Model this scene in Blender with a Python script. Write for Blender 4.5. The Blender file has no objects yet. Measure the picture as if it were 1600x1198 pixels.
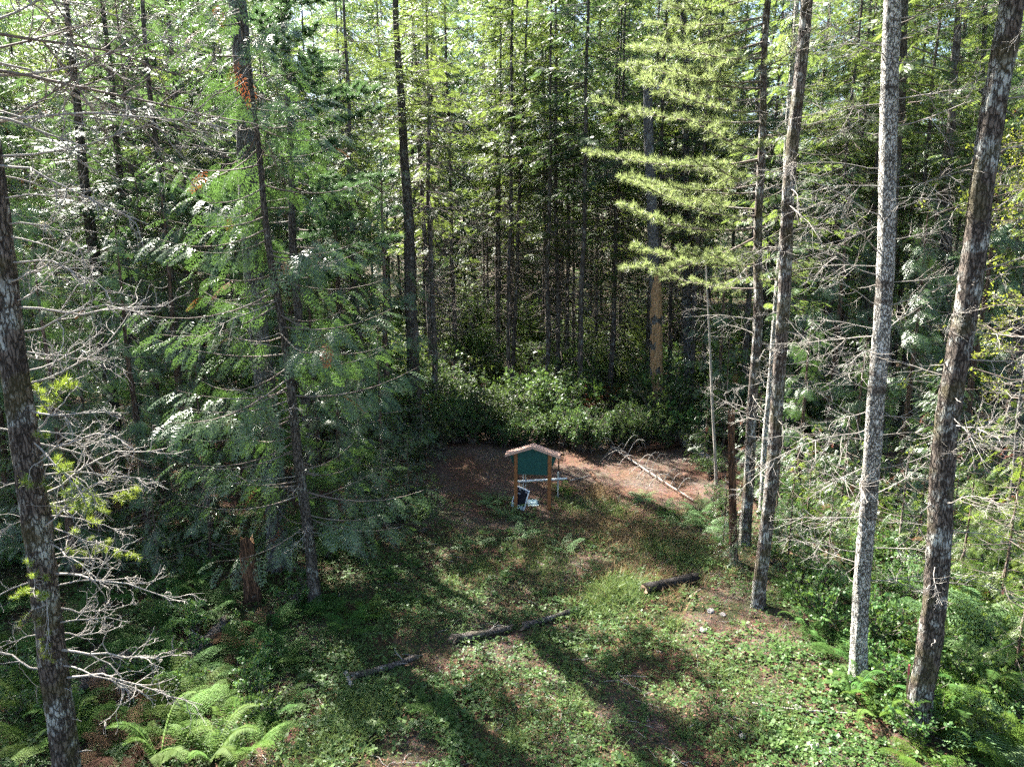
import bpy, math
import numpy as np
from mathutils import Vector, Matrix, Euler

R = np.random.default_rng(11)
rad = math.radians
PI = math.pi
scene = bpy.context.scene
COL = scene.collection

# ------------------------------------------------------------------ camera
CAM_H, PITCH, FPX, PW, PH = 8.8, rad(11.6), 1110.0, 1600.0, 1198.0
cd = bpy.data.cameras.new('camera'); cam = bpy.data.objects.new('camera', cd); COL.objects.link(cam)
cam.location = (0, 0, CAM_H); cam.rotation_euler = (rad(90) - PITCH, 0, 0)
cd.sensor_width = 36; cd.lens = 36 * FPX / PW; cd.clip_start = .1; cd.clip_end = 1500
scene.camera = cam
# ------------------------------------------------------------------ light
SUN_AZ, SUN_EL = rad(-42), rad(47)          # azimuth from +Y towards +X, elevation
sdir = Vector((math.sin(SUN_AZ) * math.cos(SUN_EL), math.cos(SUN_AZ) * math.cos(SUN_EL), math.sin(SUN_EL)))
w = bpy.data.worlds.new('World'); scene.world = w; w.use_nodes = True
nt = w.node_tree; sky = nt.nodes.new('ShaderNodeTexSky'); sky.sky_type = 'NISHITA'; sky.sun_disc = False
sky.sun_elevation = SUN_EL; sky.sun_rotation = SUN_AZ; sky.air_density = 1.0; sky.dust_density = 1.5
nt.links.new(sky.outputs[0], nt.nodes['Background'].inputs[0]); nt.nodes['Background'].inputs[1].default_value = .052
sl = bpy.data.lights.new('sun', 'SUN'); sun = bpy.data.objects.new('sun', sl); COL.objects.link(sun)
sl.energy = 5.0; sl.angle = rad(.53); sl.color = (1, .95, .86)
sun.rotation_euler = (-sdir).to_track_quat('-Z', 'Y').to_euler(); sun.location = (-40, 60, 60)
vs = scene.view_settings; vs.view_transform = 'Standard'; vs.look = 'None'; vs.gamma = 1; vs.use_curve_mapping = False
vs.exposure = 3.2
cy = scene.cycles
cy.max_bounces = 4; cy.diffuse_bounces = 2; cy.glossy_bounces = 1; cy.transmission_bounces = 2; cy.transparent_max_bounces = 4
cy.sample_clamp_indirect = 6; cy.caustics_reflective = False; cy.caustics_refractive = False
cy.use_adaptive_sampling = True; cy.adaptive_threshold = .05
cy.use_denoising = False; cy.denoiser = 'OPENIMAGEDENOISE'; cy.denoising_input_passes = 'RGB_ALBEDO_NORMAL'; cy.denoising_prefilter = 'ACCURATE'

# ------------------------------------------------------------------ pixel <-> world helpers
def raydir(px, py):
    x = (px - PW / 2) / FPX; v = (PH / 2 - py) / FPX
    cp, sp = math.cos(PITCH), math.sin(PITCH)
    return np.array([x, cp + v * sp, -sp + v * cp])
def at(px, py, Y):
    d = raydir(px, py); return np.array([0, 0, CAM_H]) + d * (Y / d[1])
def project(p):
    cp, sp = math.cos(PITCH), math.sin(PITCH)
    dz = p[2] - CAM_H; dep = p[1] * cp - dz * sp; up = p[1] * sp + dz * cp
    return PW / 2 + FPX * p[0] / dep, PH / 2 - FPX * up / dep
_lat = np.random.default_rng(3).random((64, 64))
def vnoise(x, y, s=1.0):
    x = np.asarray(x, float) * s + 100; y = np.asarray(y, float) * s + 100
    xi = np.floor(x).astype(int); yi = np.floor(y).astype(int); fx = x - xi; fy = y - yi
    fx = fx * fx * (3 - 2 * fx); fy = fy * fy * (3 - 2 * fy)
    g = lambda a, b: _lat[a % 64, b % 64]
    return (g(xi, yi) * (1 - fx) + g(xi + 1, yi) * fx) * (1 - fy) + (g(xi, yi + 1) * (1 - fx) + g(xi + 1, yi + 1) * fx) * fy
def ground(x, y):
    x = np.asarray(x, float); y = np.asarray(y, float)
    h = .35 * (vnoise(x, y, .13) - .5) + .16 * (vnoise(x, y, .45) - .5) + .05 * (vnoise(x, y, 1.7) - .5)
    h = h + .45 * np.exp(-(((x + 2.2) / 2.6) ** 2 + ((y - 27.5) / 2.2) ** 2))
    h = h - .35 * np.exp(-(((x + 6.5) / 2.4) ** 2 + ((y - 13.5) / 4) ** 2))
    return h
def gp(px, py):
    z = 0.
    for _ in range(4):
        d = raydir(px, py); t = (z - CAM_H) / d[2]; x, y = d[0] * t, d[1] * t; z = float(ground(x, y))
    return np.array([x, y, z])

# ------------------------------------------------------------------ mesh tools
def norm(a):
    return a / np.maximum(np.linalg.norm(a, axis=-1, keepdims=True), 1e-9)
class Geo:
    def __init__(s): s.v = []; s.f = []; s.m = []; s.a = []; s.sm = []; s.n = 0
    def add(s, V, F, mat=0, val=0.5, smooth=True):
        V = np.asarray(V, float).reshape(-1, 3); F = np.asarray(F, int)
        s.v.append(V); s.f.append(F + s.n); s.m.append(np.full(len(F), mat, np.int32)); s.sm.append(np.full(len(F), smooth))
        s.a.append(np.broadcast_to(np.asarray(val, float), (len(V),)).copy()); s.n += len(V); return s
    def mesh(s, name, mats):
        me = bpy.data.meshes.new(name)
        V = np.concatenate(s.v); me.vertices.add(len(V)); me.vertices.foreach_set('co', V.ravel().astype(np.float32))
        li = np.concatenate([f.ravel() for f in s.f]).astype(np.int32)
        tot = np.concatenate([np.full(len(f), f.shape[1], np.int32) for f in s.f])
        st = np.concatenate([[0], np.cumsum(tot)[:-1]]).astype(np.int32)
        me.loops.add(len(li)); me.loops.foreach_set('vertex_index', li)
        me.polygons.add(len(tot)); me.polygons.foreach_set('loop_start', st); me.polygons.foreach_set('loop_total', tot)
        me.polygons.foreach_set('material_index', np.concatenate(s.m)); me.polygons.foreach_set('use_smooth', np.concatenate(s.sm))
        for m in (mats if isinstance(mats, (list, tuple)) else [mats]): me.materials.append(m)
        at_ = me.attributes.new('v', 'FLOAT', 'POINT'); at_.data.foreach_set('value', np.concatenate(s.a).astype(np.float32))
        me.update(); me.validate(); return me
def tubes(P, Rd, n=5, cap=False):
    """P (M,K,3) paths, Rd (M,K) radii -> verts, quads"""
    P = np.asarray(P, float); Rd = np.asarray(Rd, float)
    if P.ndim == 2: P = P[None]; Rd = Rd[None]
    M, K, _ = P.shape
    T = np.gradient(P, axis=1); T = norm(T)
    ref = np.where(np.abs(norm(P[:, -1] - P[:, 0])[:, 2:3]) > .8, np.array([[1., 0, 0]]), np.array([[0, 0, 1.]]))[:, None]
    A = norm(np.cross(T, np.broadcast_to(ref, T.shape))); B = np.cross(T, A)
    th = np.arange(n) * 2 * np.pi / n
    V = P[:, :, None] + Rd[:, :, None, None] * (A[:, :, None] * np.cos(th)[None, None, :, None] + B[:, :, None] * np.sin(th)[None, None, :, None])
    idx = np.arange(M * K * n).reshape(M, K, n)
    a = idx[:, :-1]; b = idx[:, 1:]
    F = np.stack([a, np.roll(a, -1, 2), np.roll(b, -1, 2), b], -1).reshape(-1, 4)
    return V.reshape(-1, 3), F
def box(c, s, rot=None):
    v = np.array([[x, y, z] for x in (-.5, .5) for y in (-.5, .5) for z in (-.5, .5)]) * np.array(s)
    if rot is not None: v = v @ np.array(Euler(rot).to_matrix()).T
    f = [[0, 1, 3, 2], [4, 6, 7, 5], [0, 4, 5, 1], [2, 3, 7, 6], [0, 2, 6, 4], [1, 5, 7, 3]]
    return v + np.array(c), np.array(f)
def prism(poly, d0, d1):
    """polygon in XZ extruded along Y"""
    n = len(poly); v = [[x, d0, z] for x, z in poly] + [[x, d1, z] for x, z in poly]
    side = [[i, (i + 1) % n, n + (i + 1) % n, n + i] for i in range(n)]
    return np.array(v), side, [list(range(n))[::-1], list(range(n, 2 * n))]
def leaflets(base, d, L, W, nrm, mid=.45):
    base = np.asarray(base, float); d = norm(np.asarray(d, float)); L = np.asarray(L, float)[..., None]; W = np.asarray(W, float)[..., None]
    side = norm(np.cross(d, nrm)); m = base + d * L * mid
    V = np.stack([base, m + side * W / 2, base + d * L, m - side * W / 2], 1)
    F = np.arange(len(V) * 4).reshape(-1, 4)
    return V.reshape(-1, 3), F
def frames(d, up):
    X = norm(d); Y = norm(np.cross(up, X)); Z = np.cross(X, Y)
    return np.stack([X, Y, Z], -1)
def scatter(geo, TV, TF, Fr, pos, scl, mat=0, val=None, jit=.12):
    N, p = len(pos), len(TV)
    V = np.einsum('nij,pj->npi', Fr, TV) * np.asarray(scl)[:, None, None] + pos[:, None]
    F = (TF[None] + (np.arange(N) * p)[:, None, None]).reshape(-1, TF.shape[1])
    if val is None: val = R.random(N)
    vv = np.repeat(val, p) + np.repeat(R.normal(0, jit, N * p // 4 + 1), 4)[:N * p]
    geo.add(V.reshape(-1, 3), F, mat, np.clip(vv, 0, 1), False)

# ------------------------------------------------------------------ materials
def newmat(name):
    m = bpy.data.materials.new(name); m.use_nodes = True; n = m.node_tree; n.nodes.clear(); return m, n
class NT:
    def __init__(s, n): s.n = n
    def __call__(s, typ, ins={}, **props):
        nd = s.n.nodes.new(typ)
        for k, v in props.items(): setattr(nd, k, v)
        for k, v in ins.items():
            if isinstance(v, bpy.types.NodeSocket): s.n.links.new(v, nd.inputs[k])
            else: nd.inputs[k].default_value = v
        return nd
def rgb(*c): return (c[0], c[1], c[2], 1)
def ramp(N, fac, stops):
    r = N('ShaderNodeValToRGB', {'Fac': fac}); e = r.color_ramp.elements
    while len(e) < len(stops): e.new(.5)
    for i, (p, c) in enumerate(stops): e[i].position = p; e[i].color = c if len(c) == 4 else rgb(*c)
    return r.outputs[0]
def mixc(N, f, a, b, mode='MIX'):
    nd = N('ShaderNodeMix', data_type='RGBA', blend_type=mode)
    for k, v in ((0, f), (6, a), (7, b)):
        if isinstance(v, bpy.types.NodeSocket): N.n.links.new(v, nd.inputs[k])
        else: nd.inputs[k].default_value = v
    return nd.outputs[2]
def leafmat(name, c0, c1, trans, tw=.4, rough=.42, spec=.45, objvar=.25):
    m, n = newmat(name); N = NT(n)
    a = N('ShaderNodeAttribute', attribute_name='v').outputs['Fac']
    oi = N('ShaderNodeObjectInfo').outputs['Random']
    col = mixc(N, a, rgb(*c0), rgb(*c1))
    hv = N('ShaderNodeMapRange', {0: oi, 3: 1 - objvar, 4: 1 + objvar}).outputs[0]
    hh = N('ShaderNodeMapRange', {0: oi, 3: .5 - .018, 4: .5 + .012}).outputs[0]
    col = N('ShaderNodeHueSaturation', {'Hue': hh, 'Value': hv, 'Color': col}).outputs[0]
    tc = mixc(N, .55, col, rgb(*trans))
    p = N('ShaderNodeBsdfPrincipled', {'Base Color': col, 'Roughness': rough, 'Specular IOR Level': spec})
    t = N('ShaderNodeBsdfTranslucent', {'Color': tc})
    mx = N('ShaderNodeMixShader', {0: tw, 1: p.outputs[0], 2: t.outputs[0]})
    o = N('ShaderNodeOutputMaterial', {'Surface': mx.outputs[0]}); return m
def barkmat(name, dark, mid, light, lich=(.42, .44, .40), lich_amt=.45, sc=16., zst=.22, crack=1., rings=0., moss=0., bump=.9, spec=.2):
    m, n = newmat(name); N = NT(n)
    co = N('ShaderNodeTexCoord').outputs['Object']
    oi = N('ShaderNodeObjectInfo').outputs['Random']
    off = N('ShaderNodeVectorMath', {0: co, 1: N('ShaderNodeCombineXYZ', {2: N('ShaderNodeMath', {0: oi, 1: 37.}, operation='MULTIPLY').outputs[0]}).outputs[0]}, operation='ADD').outputs[0]
    st = N('ShaderNodeMapping', {'Vector': off, 'Scale': (1, 1, zst)}).outputs[0]
    wn = N('ShaderNodeTexNoise', {'Vector': st, 'Scale': sc * 1.2, 'Detail': 3.}).outputs['Color']
    wv = N('ShaderNodeMix', data_type='VECTOR'); wv.inputs[0].default_value = .12; n.links.new(st, wv.inputs[4]); n.links.new(wn, wv.inputs[5])
    vo = N('ShaderNodeTexVoronoi', {'Vector': wv.outputs[1], 'Scale': sc * 1.6}, feature='DISTANCE_TO_EDGE').outputs['Distance']
    cr = N('ShaderNodeMapRange', {0: vo, 1: 0., 2: .16, 3: 0., 4: 1.}).outputs[0]
    no = N('ShaderNodeTexNoise', {'Vector': st, 'Scale': sc * 3, 'Detail': 6., 'Roughness': .65}).outputs['Fac']
    col = ramp(N, no, [(.3, mid), (.68, light)])
    ck = N('ShaderNodeMath', {0: N('ShaderNodeMath', {0: 1., 1: cr}, operation='SUBTRACT').outputs[0], 1: crack}, operation='MULTIPLY').outputs[0]
    col = mixc(N, ck, col, rgb(*dark))
    ln = N('ShaderNodeTexNoise', {'Vector': off, 'Scale': 3.2, 'Detail': 7., 'Roughness': .7}).outputs['Fac']
    lf = N('ShaderNodeMapRange', {0: ln, 1: .62 - .25 * lich_amt, 2: .70 - .2 * lich_amt, 3: 0., 4: .85}).outputs[0]
    lf2 = N('ShaderNodeMath', {0: lf, 1: cr}, operation='MULTIPLY').outputs[0]
    col = mixc(N, lf2, col, rgb(*lich))
    if rings:
        rz = N('ShaderNodeMapping', {'Vector': off, 'Scale': (.35, .35, 2.1)}).outputs[0]
        rn = N('ShaderNodeTexNoise', {'Vector': rz, 'Scale': 1.6, 'Detail': 3.}).outputs['Fac']
        rf = N('ShaderNodeMapRange', {0: rn, 1: .57, 2: .66, 3: 0., 4: rings}).outputs[0]
        col = mixc(N, rf, col, rgb(dark[0] * 1.6, dark[1] * 1.4, dark[2] * 1.3))
    if moss:
        mn = N('ShaderNodeTexNoise', {'Vector': off, 'Scale': 2.1, 'Detail': 5.}).outputs['Fac']
        mf = N('ShaderNodeMapRange', {0: mn, 1: .52, 2: .62, 3: 0., 4: moss}).outputs[0]
        col = mixc(N, mf, col, rgb(.07, .065, .018))
    hgt = N('ShaderNodeMath', {0: cr, 1: N('ShaderNodeMath', {0: no, 1: .8}, operation='MULTIPLY').outputs[0]}, operation='ADD').outputs[0]
    bp = N('ShaderNodeBump', {'Height': hgt, 'Strength': bump, 'Distance': .05}).outputs[0]
    p = N('ShaderNodeBsdfPrincipled', {'Base Color': col, 'Roughness': .85, 'Specular IOR Level': spec, 'Normal': bp})
    N('ShaderNodeOutputMaterial', {'Surface': p.outputs[0]}); return m
def plain(name, col, rough=.6, spec=.3, metal=0., nscale=0., namt=.3, stretch=(1, 1, 1), bump=0.):
    m, n = newmat(name); N = NT(n); c = rgb(*col); ins = {'Roughness': rough, 'Specular IOR Level': spec, 'Metallic': metal}
    if nscale:
        co = N('ShaderNodeMapping', {'Vector': N('ShaderNodeTexCoord').outputs['Object'], 'Scale': stretch}).outputs[0]
        no = N('ShaderNodeTexNoise', {'Vector': co, 'Scale': nscale, 'Detail': 6., 'Roughness': .65}).outputs['Fac']
        lo = tuple(x * (1 - namt) for x in col); hi = tuple(min(1, x * (1 + namt)) for x in col)
        c = ramp(N, no, [(.3, lo), (.7, hi)])
        if bump: ins['Normal'] = N('ShaderNodeBump', {'Height': no, 'Strength': bump, 'Distance': .02}).outputs[0]
    ins['Base Color'] = c
    p = N('ShaderNodeBsdfPrincipled', ins); N('ShaderNodeOutputMaterial', {'Surface': p.outputs[0]}); return m
M = {}
M['fir'] = leafmat('fir_needles', (.026, .056, .020), (.068, .105, .034), (.30, .40, .075), .38, .5, .3)
M['firdark'] = leafmat('dark_fir_needles', (.017, .042, .020), (.040, .076, .032), (.17, .28, .08), .32, .5, .3)
M['cedar'] = leafmat('cedar_scales', (.030, .072, .023), (.072, .132, .040), (.17, .32, .06), .26, .40, 1.)
M['cedarlime'] = leafmat('pale_cedar_scales', (.07, .13, .03), (.15, .21, .05), (.4, .55, .06), .45, .4, .5)
M['flag'] = leafmat('dead_cedar_sprays', (.09, .030, .012), (.20, .070, .024), (.28, .09, .03), .25, .6, .2)
M['pinedark'] = leafmat('dark_pine_needles', (.025, .070, .035), (.060, .125, .055), (.18, .32, .10), .3, .45, .4)
M['pinelit'] = leafmat('backlit_pine_needles', (.105, .155, .06), (.19, .24, .10), (.42, .52, .18), .45, .42, .4)  # needle colour lightened so the tufts look backlit by the sun
M['tuft'] = leafmat('pine_tuft_needles', (.055, .125, .02), (.15, .20, .028), (.42, .52, .06), .4, .45, .4)
M['huck'] = leafmat('huckleberry_leaves', (.016, .042, .014), (.062, .105, .034), (.22, .34, .07), .3, .48, .28, .5)
M['hucklime'] = leafmat('lime_sunlit_leaves', (.045, .090, .024), (.10, .145, .040), (.28, .38, .07), .35, .46, .3)  # lime leaf tone; on the far shrubs it stands in for sunlight
M['salal'] = leafmat('salal_leaves', (.025, .068, .020), (.075, .14, .040), (.26, .42, .06), .28, .46, .25)
M['maple'] = leafmat('yellow_green_leaves', (.07, .115, .02), (.16, .195, .03), (.42, .47, .05), .42, .45, .4)
M['fern'] = leafmat('fern_green', (.028, .075, .018), (.065, .125, .030), (.24, .40, .06), .33, .6, .1)
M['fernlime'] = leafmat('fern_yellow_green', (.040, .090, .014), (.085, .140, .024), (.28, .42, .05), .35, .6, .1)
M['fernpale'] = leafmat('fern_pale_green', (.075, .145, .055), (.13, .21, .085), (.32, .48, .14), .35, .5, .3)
M['fernbrown'] = leafmat('fern_dead', (.075, .040, .024), (.15, .085, .048), (.22, .12, .06), .3, .7, .1)
M['cover'] = leafmat('ground_cover_leaves', (.022, .060, .016), (.080, .135, .034), (.26, .40, .08), .28, .5, .22, .0)
M['grass'] = leafmat('grass_blades', (.04, .085, .022), (.10, .135, .042), (.24, .32, .09), .33, .5, .3, .0)
M['drygrass'] = leafmat('dry_grass_blades', (.12, .085, .045), (.25, .18, .095), (.36, .27, .13), .3, .6, .2, .0)
M['litter'] = leafmat('litter_bits', (.07, .034, .020), (.21, .12, .075), (.2, .1, .05), .1, .8, .15, .0)
M['lichen'] = leafmat('hanging_lichen', (.17, .19, .09), (.28, .30, .15), (.35, .36, .18), .4, .8, .1)
M['bark_fir'] = barkmat('bark_fir', (.018, .014, .011), (.075, .060, .050), (.16, .14, .125), lich_amt=.3, lich=(.30, .32, .29))
M['bark_far'] = barkmat('bark_far_fir', (.02, .015, .012), (.070, .056, .048), (.15, .13, .12), lich_amt=.35, lich=(.28, .29, .27), sc=6, bump=.5)
M['bark_grey'] = barkmat('bark_grey_fir', (.022, .020, .018), (.11, .105, .10), (.22, .21, .20), lich_amt=.35, lich=(.36, .37, .36), sc=18)
M['bark_white'] = barkmat('bark_white', (.035, .028, .022), (.34, .325, .295), (.57, .555, .51), lich=(.66, .66, .62), lich_amt=.5, sc=15., zst=.45, crack=1., rings=.8, bump=1.)
M['bark_patch'] = barkmat('bark_patchy', (.030, .020, .015), (.085, .060, .048), (.19, .16, .14), lich=(.50, .50, .47), lich_amt=.55, sc=13, rings=.8, moss=.5)
M['bark_lichen'] = barkmat('bark_lichen', (.016, .012, .010), (.070, .052, .042), (.15, .125, .105), lich=(.40, .42, .39), lich_amt=.45, sc=13, zst=.25, moss=.45)
M['bark_cedar'] = barkmat('bark_cedar', (.035, .018, .012), (.13, .080, .058), (.24, .17, .135), lich_amt=.1, sc=14, zst=.06, crack=.8)
M['deadwood'] = barkmat('dead_wood', (.06, .05, .043), (.19, .168, .148), (.36, .335, .305), lich_amt=.2, lich=(.45, .46, .40), sc=20, zst=.5, crack=.35, bump=.3)
M['twig'] = barkmat('brown_twigs', (.03, .022, .018), (.10, .078, .065), (.19, .155, .135), lich_amt=.3, lich=(.3, .31, .28), sc=20, zst=.5, crack=.4, bump=.2)
M['stripped'] = barkmat('stripped_wood', (.05, .024, .012), (.27, .15, .072), (.42, .28, .16), lich_amt=.0, sc=16, zst=.035, crack=.55, bump=.5)
M['char'] = barkmat('rotten_wood', (.012, .009, .008), (.06, .035, .024), (.20, .10, .055), lich_amt=.0, sc=12, zst=.1, crack=.9)
M['charred'] = barkmat('charred_log', (.006, .005, .005), (.022, .018, .016), (.07, .06, .055), lich_amt=.05, lich=(.2, .2, .19), sc=14, zst=.4)
M['oldlog'] = barkmat('old_log', (.016, .013, .012), (.075, .06, .053), (.19, .165, .15), lich_amt=.2, lich=(.28, .28, .26), sc=14, zst=.5, moss=.3)
M['green_board'] = plain('dark_green_paint', (.004, .055, .048), .55, .35, nscale=9, namt=.14)
M['post_wood'] = plain('treated_post_wood', (.21, .085, .032), .7, .25, nscale=14, namt=.3, stretch=(6, 6, .6), bump=.3)
M['roof_wood'] = plain('pale_roof_wood', (.46, .29, .23), .7, .2, nscale=10, namt=.2, stretch=(1, 6, 6), bump=.2)
M['galv'] = plain('galvanised_pipe', (.46, .49, .50), .42, .5, metal=.55, nscale=12, namt=.25)
M['sign_dark'] = plain('sign_dark_print', (.006, .007, .016), .35, .4)
M['sign_white'] = plain('sign_white', (.72, .74, .78), .5, .4, nscale=20, namt=.08)
M['sign_blue'] = plain('sign_grey_blue', (.33, .42, .50), .5, .4, nscale=14, namt=.15)
M['sign_ink'] = plain('sign_print_grey', (.30, .31, .36), .5, .3)
M['pale_board'] = plain('pale_green_board', (.60, .72, .68), .55, .3, nscale=16, namt=.15)
M['stake_wood'] = plain('stake_wood', (.30, .20, .11), .75, .2, nscale=18, namt=.3)
M['pink'] = plain('pink_paint', (.42, .09, .10), .6, .3)
M['endgrain'] = plain('log_end_wood', (.20, .14, .10), .85, .1, nscale=22, namt=.45)
M['rock'] = plain('grey_stone', (.24, .22, .21), .85, .2, nscale=9, namt=.4, bump=.5)

# ground material: reddish needle litter, darker humus, a dusty grey-brown bank
m, n = newmat('forest_floor'); N = NT(n)
co = N('ShaderNodeTexCoord').outputs['Object']
n1 = N('ShaderNodeTexNoise', {'Vector': co, 'Scale': .45, 'Detail': 5.}).outputs['Fac']
n2 = N('ShaderNodeTexNoise', {'Vector': co, 'Scale': 9., 'Detail': 8., 'Roughness': .75}).outputs['Fac']
n3 = N('ShaderNodeTexVoronoi', {'Vector': co, 'Scale': 34.}).outputs['Color']
c1 = ramp(N, n2, [(.3, (.026, .016, .012)), (.5, (.088, .046, .032)), (.72, (.18, .105, .076))])
c2 = ramp(N, n2, [(.3, (.034, .025, .020)), (.5, (.085, .063, .052)), (.75, (.18, .142, .12))])
cc = mixc(N, N('ShaderNodeMapRange', {0: n1, 1: .42, 2: .6}).outputs[0], c1, c2)
nm = N('ShaderNodeTexNoise', {'Vector': co, 'Scale': .8, 'Detail': 7., 'Roughness': .7}).outputs['Fac']
cm = ramp(N, n2, [(.3, (.012, .016, .007)), (.6, (.036, .046, .018)), (.8, (.065, .080, .028))])
sy = N('ShaderNodeSeparateXYZ', {'Vector': co}).outputs['Y']
km = N('ShaderNodeMath', {0: N('ShaderNodeMapRange', {0: sy, 1: 20.5, 2: 23., 3: 1., 4: .2}).outputs[0], 1: N('ShaderNodeMapRange', {0: sy, 1: 31., 2: 38., 3: 0., 4: 1.}).outputs[0]}, operation='MAXIMUM').outputs[0]
mm = N('ShaderNodeMath', {0: N('ShaderNodeMapRange', {0: nm, 1: .40, 2: .58, 3: 0., 4: .9}).outputs[0], 1: km}, operation='MULTIPLY').outputs[0]
cc = mixc(N, mm, cc, cm)
cc = mixc(N, .28, cc, n3, 'OVERLAY')
nb = N('ShaderNodeTexNoise', {'Vector': co, 'Scale': 28., 'Detail': 6., 'Roughness': .8}).outputs['Fac']
bp = N('ShaderNodeBump', {'Height': nb, 'Strength': 1., 'Distance': .05}).outputs[0]
p = N('ShaderNodeBsdfPrincipled', {'Base Color': cc, 'Roughness': .95, 'Specular IOR Level': .1, 'Normal': bp})
N('ShaderNodeOutputMaterial', {'Surface': p.outputs[0]}); M['floor'] = m

# ------------------------------------------------------------------ object tools
THINGS = []
def link(name, me, parent=None, loc=(0, 0, 0), rot=(0, 0, 0), scl=1.):
    o = bpy.data.objects.new(name, me); COL.objects.link(o)
    o.location = loc; o.rotation_euler = rot
    o.scale = (scl,) * 3 if isinstance(scl, (int, float)) else scl
    if parent is not None: o.parent = parent
    return o
def tag(o, label, cat, group=None, kind=None):
    o['label'] = label; o['category'] = cat
    if group: o['group'] = group
    if kind: o['kind'] = kind
    return o
def root(name, label, cat, loc, group=None, rot=(0, 0, 0), scl=1.):
    return tag(link(name, None, None, tuple(loc), rot, scl), label, cat, group)
def struct(name, me, kind='structure'):
    o = link(name, me); o['kind'] = kind; return o

# ------------------------------------------------------------------ ground
def axis(lo, hi, near_lo, near_hi, fine, growth=1.12):
    a = list(np.arange(near_lo, near_hi, fine)); s = fine
    x = near_hi
    while x < hi: a.append(x); s *= growth; x += s
    s = fine; x = near_lo - fine; b = []
    while x > lo: b.append(x); s *= growth; x -= s
    return np.array(sorted(b + a + [lo, hi]))
gx = axis(-420, 420, -14, 14, .19); gy = axis(-160, 700, 7, 34, .19)
X, Y = np.meshgrid(gx, gy); Z = ground(X, Y)
mask = np.clip((36 - Y) / 4, 0, 1) * np.clip((15 - abs(X)) / 3, 0, 1)
Z = Z + mask * .035 * (vnoise(X, Y, 4.3) - .5) + mask * .02 * (R.random(X.shape) - .5)
nx, ny = len(gx), len(gy); idx = np.arange(nx * ny).reshape(ny, nx)
F = np.stack([idx[:-1, :-1], idx[:-1, 1:], idx[1:, 1:], idx[1:, :-1]], -1).reshape(-1, 4)
struct('ground', Geo().add(np.stack([X, Y, Z], -1).reshape(-1, 3), F).mesh('ground', M['floor']))

# ------------------------------------------------------------------ spray templates (axis +X, normal +Z)
def fir_spray(L=.55, ns=8, sub=0, wid=.035):
    b, d, ln, wd = [], [], [], []
    for i in range(ns):
        t = (i + .6) / ns; x = t * L; z = -.12 * L * t * t
        for s in (-1, 1):
            sl_ = L * .55 * (1 - t) ** .75 + .05; a = rad(52)
            dv = np.array([math.cos(a), s * math.sin(a), -.12 - .1 * t])
            if sub:
                for k in range(sub):
                    u = (k + .5) / sub; p0 = np.array([x, 0, z]) + dv * sl_ * u
                    for s2 in (-1, 1):
                        a2 = math.atan2(dv[1], dv[0]) + s2 * rad(48)
                        b.append(p0); d.append([math.cos(a2), math.sin(a2), -.15]); ln.append(sl_ * .42 * (1 - u * .6)); wd.append(wid * .7)
                b.append(np.array([x, 0, z]) + dv * sl_ * .8); d.append(dv); ln.append(sl_ * .35); wd.append(wid * .7)
            else:
                b.append([x, 0, z]); d.append(dv); ln.append(sl_); wd.append(wid)
    b.append([L * .85, 0, -.1 * L]); d.append([1, 0, -.2]); ln.append(.2 * L); wd.append(wid)
    d = np.array(d, float); nr = np.tile([0, 0, 1.], (len(d), 1)) + R.normal(0, .35, (len(d), 3))
    return leaflets(b, d, ln, wd, nr)
def cedar_spray(L=.5, ns=8, sub=3, wid=.017):
    b, d, ln, wd = [], [], [], []
    for i in range(ns):
        t = (i + .5) / ns; x = t * L; z = -.38 * L * t * t
        s = 1 if i % 2 else -1
        for s in (-1, 1):
            sl_ = L * .34 * math.sin(math.pi * (.25 + .70 * t)) ** .8 * R.uniform(.7, 1.2) + .02; a = rad(40 - 8 * t)
            dv = np.array([math.cos(a), s * math.sin(a), -.3 - .55 * t]); dv /= np.linalg.norm(dv)
            for k in range(sub):
                u = (k + .3) / sub; p0 = np.array([x, 0, z]) + dv * sl_ * u + np.array([0, 0, -.12 * sl_ * u * u])
                for s2 in (-1, 1):
                    a2 = math.atan2(dv[1], dv[0]) + s2 * rad(34)
                    b.append(p0); d.append([math.cos(a2), math.sin(a2), dv[2] - .2 * u]); ln.append(sl_ * .42 * (1 - u * .5) + .012); wd.append(wid)
            b.append(np.array([x, 0, z]) + dv * sl_ * .85); d.append(dv + [0, 0, -.15]); ln.append(sl_ * .4); wd.append(wid)
    b.append([L * .9, 0, -.33 * L]); d.append([1, 0, -.9]); ln.append(.2 * L); wd.append(wid)
    d = np.array(d, float); nr = np.tile([0.25, 0, 1.], (len(d), 1)) + R.normal(0, .16, (len(d), 3))
    return leaflets(b, d, ln, wd, nr)
def pine_tuft(n=26, L=.13, wid=.0075):
    a = R.random(n) * 2 * np.pi; o = np.abs(R.normal(.75, .35, n)).clip(.1, 1.7)
    d = np.stack([np.cos(o), np.sin(o) * np.cos(a), np.sin(o) * np.sin(a)], 1); d[:, 2] -= .08
    ln = L * R.uniform(.7, 1.1, n); side = norm(np.cross(d, R.normal(0, 1, (n, 3))))
    b = np.stack([R.uniform(-.05, .03, n), np.zeros(n), np.zeros(n)], 1)
    V = np.stack([b - side * wid / 2, b + side * wid / 2, b + norm(d) * ln[:, None]], 1)
    return V.reshape(-1, 3), np.arange(n * 3).reshape(-1, 3)
SP = dict(fir=fir_spray(.55, 7, 0, .05), firm=fir_spray(.5, 7, 2, .030), cedar=cedar_spray(.50, 8, 2, .013), cedarf=cedar_spray(.7, 7, 2, .026), tuft=pine_tuft(), tuftbig=pine_tuft(34, .17, .012))

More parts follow.
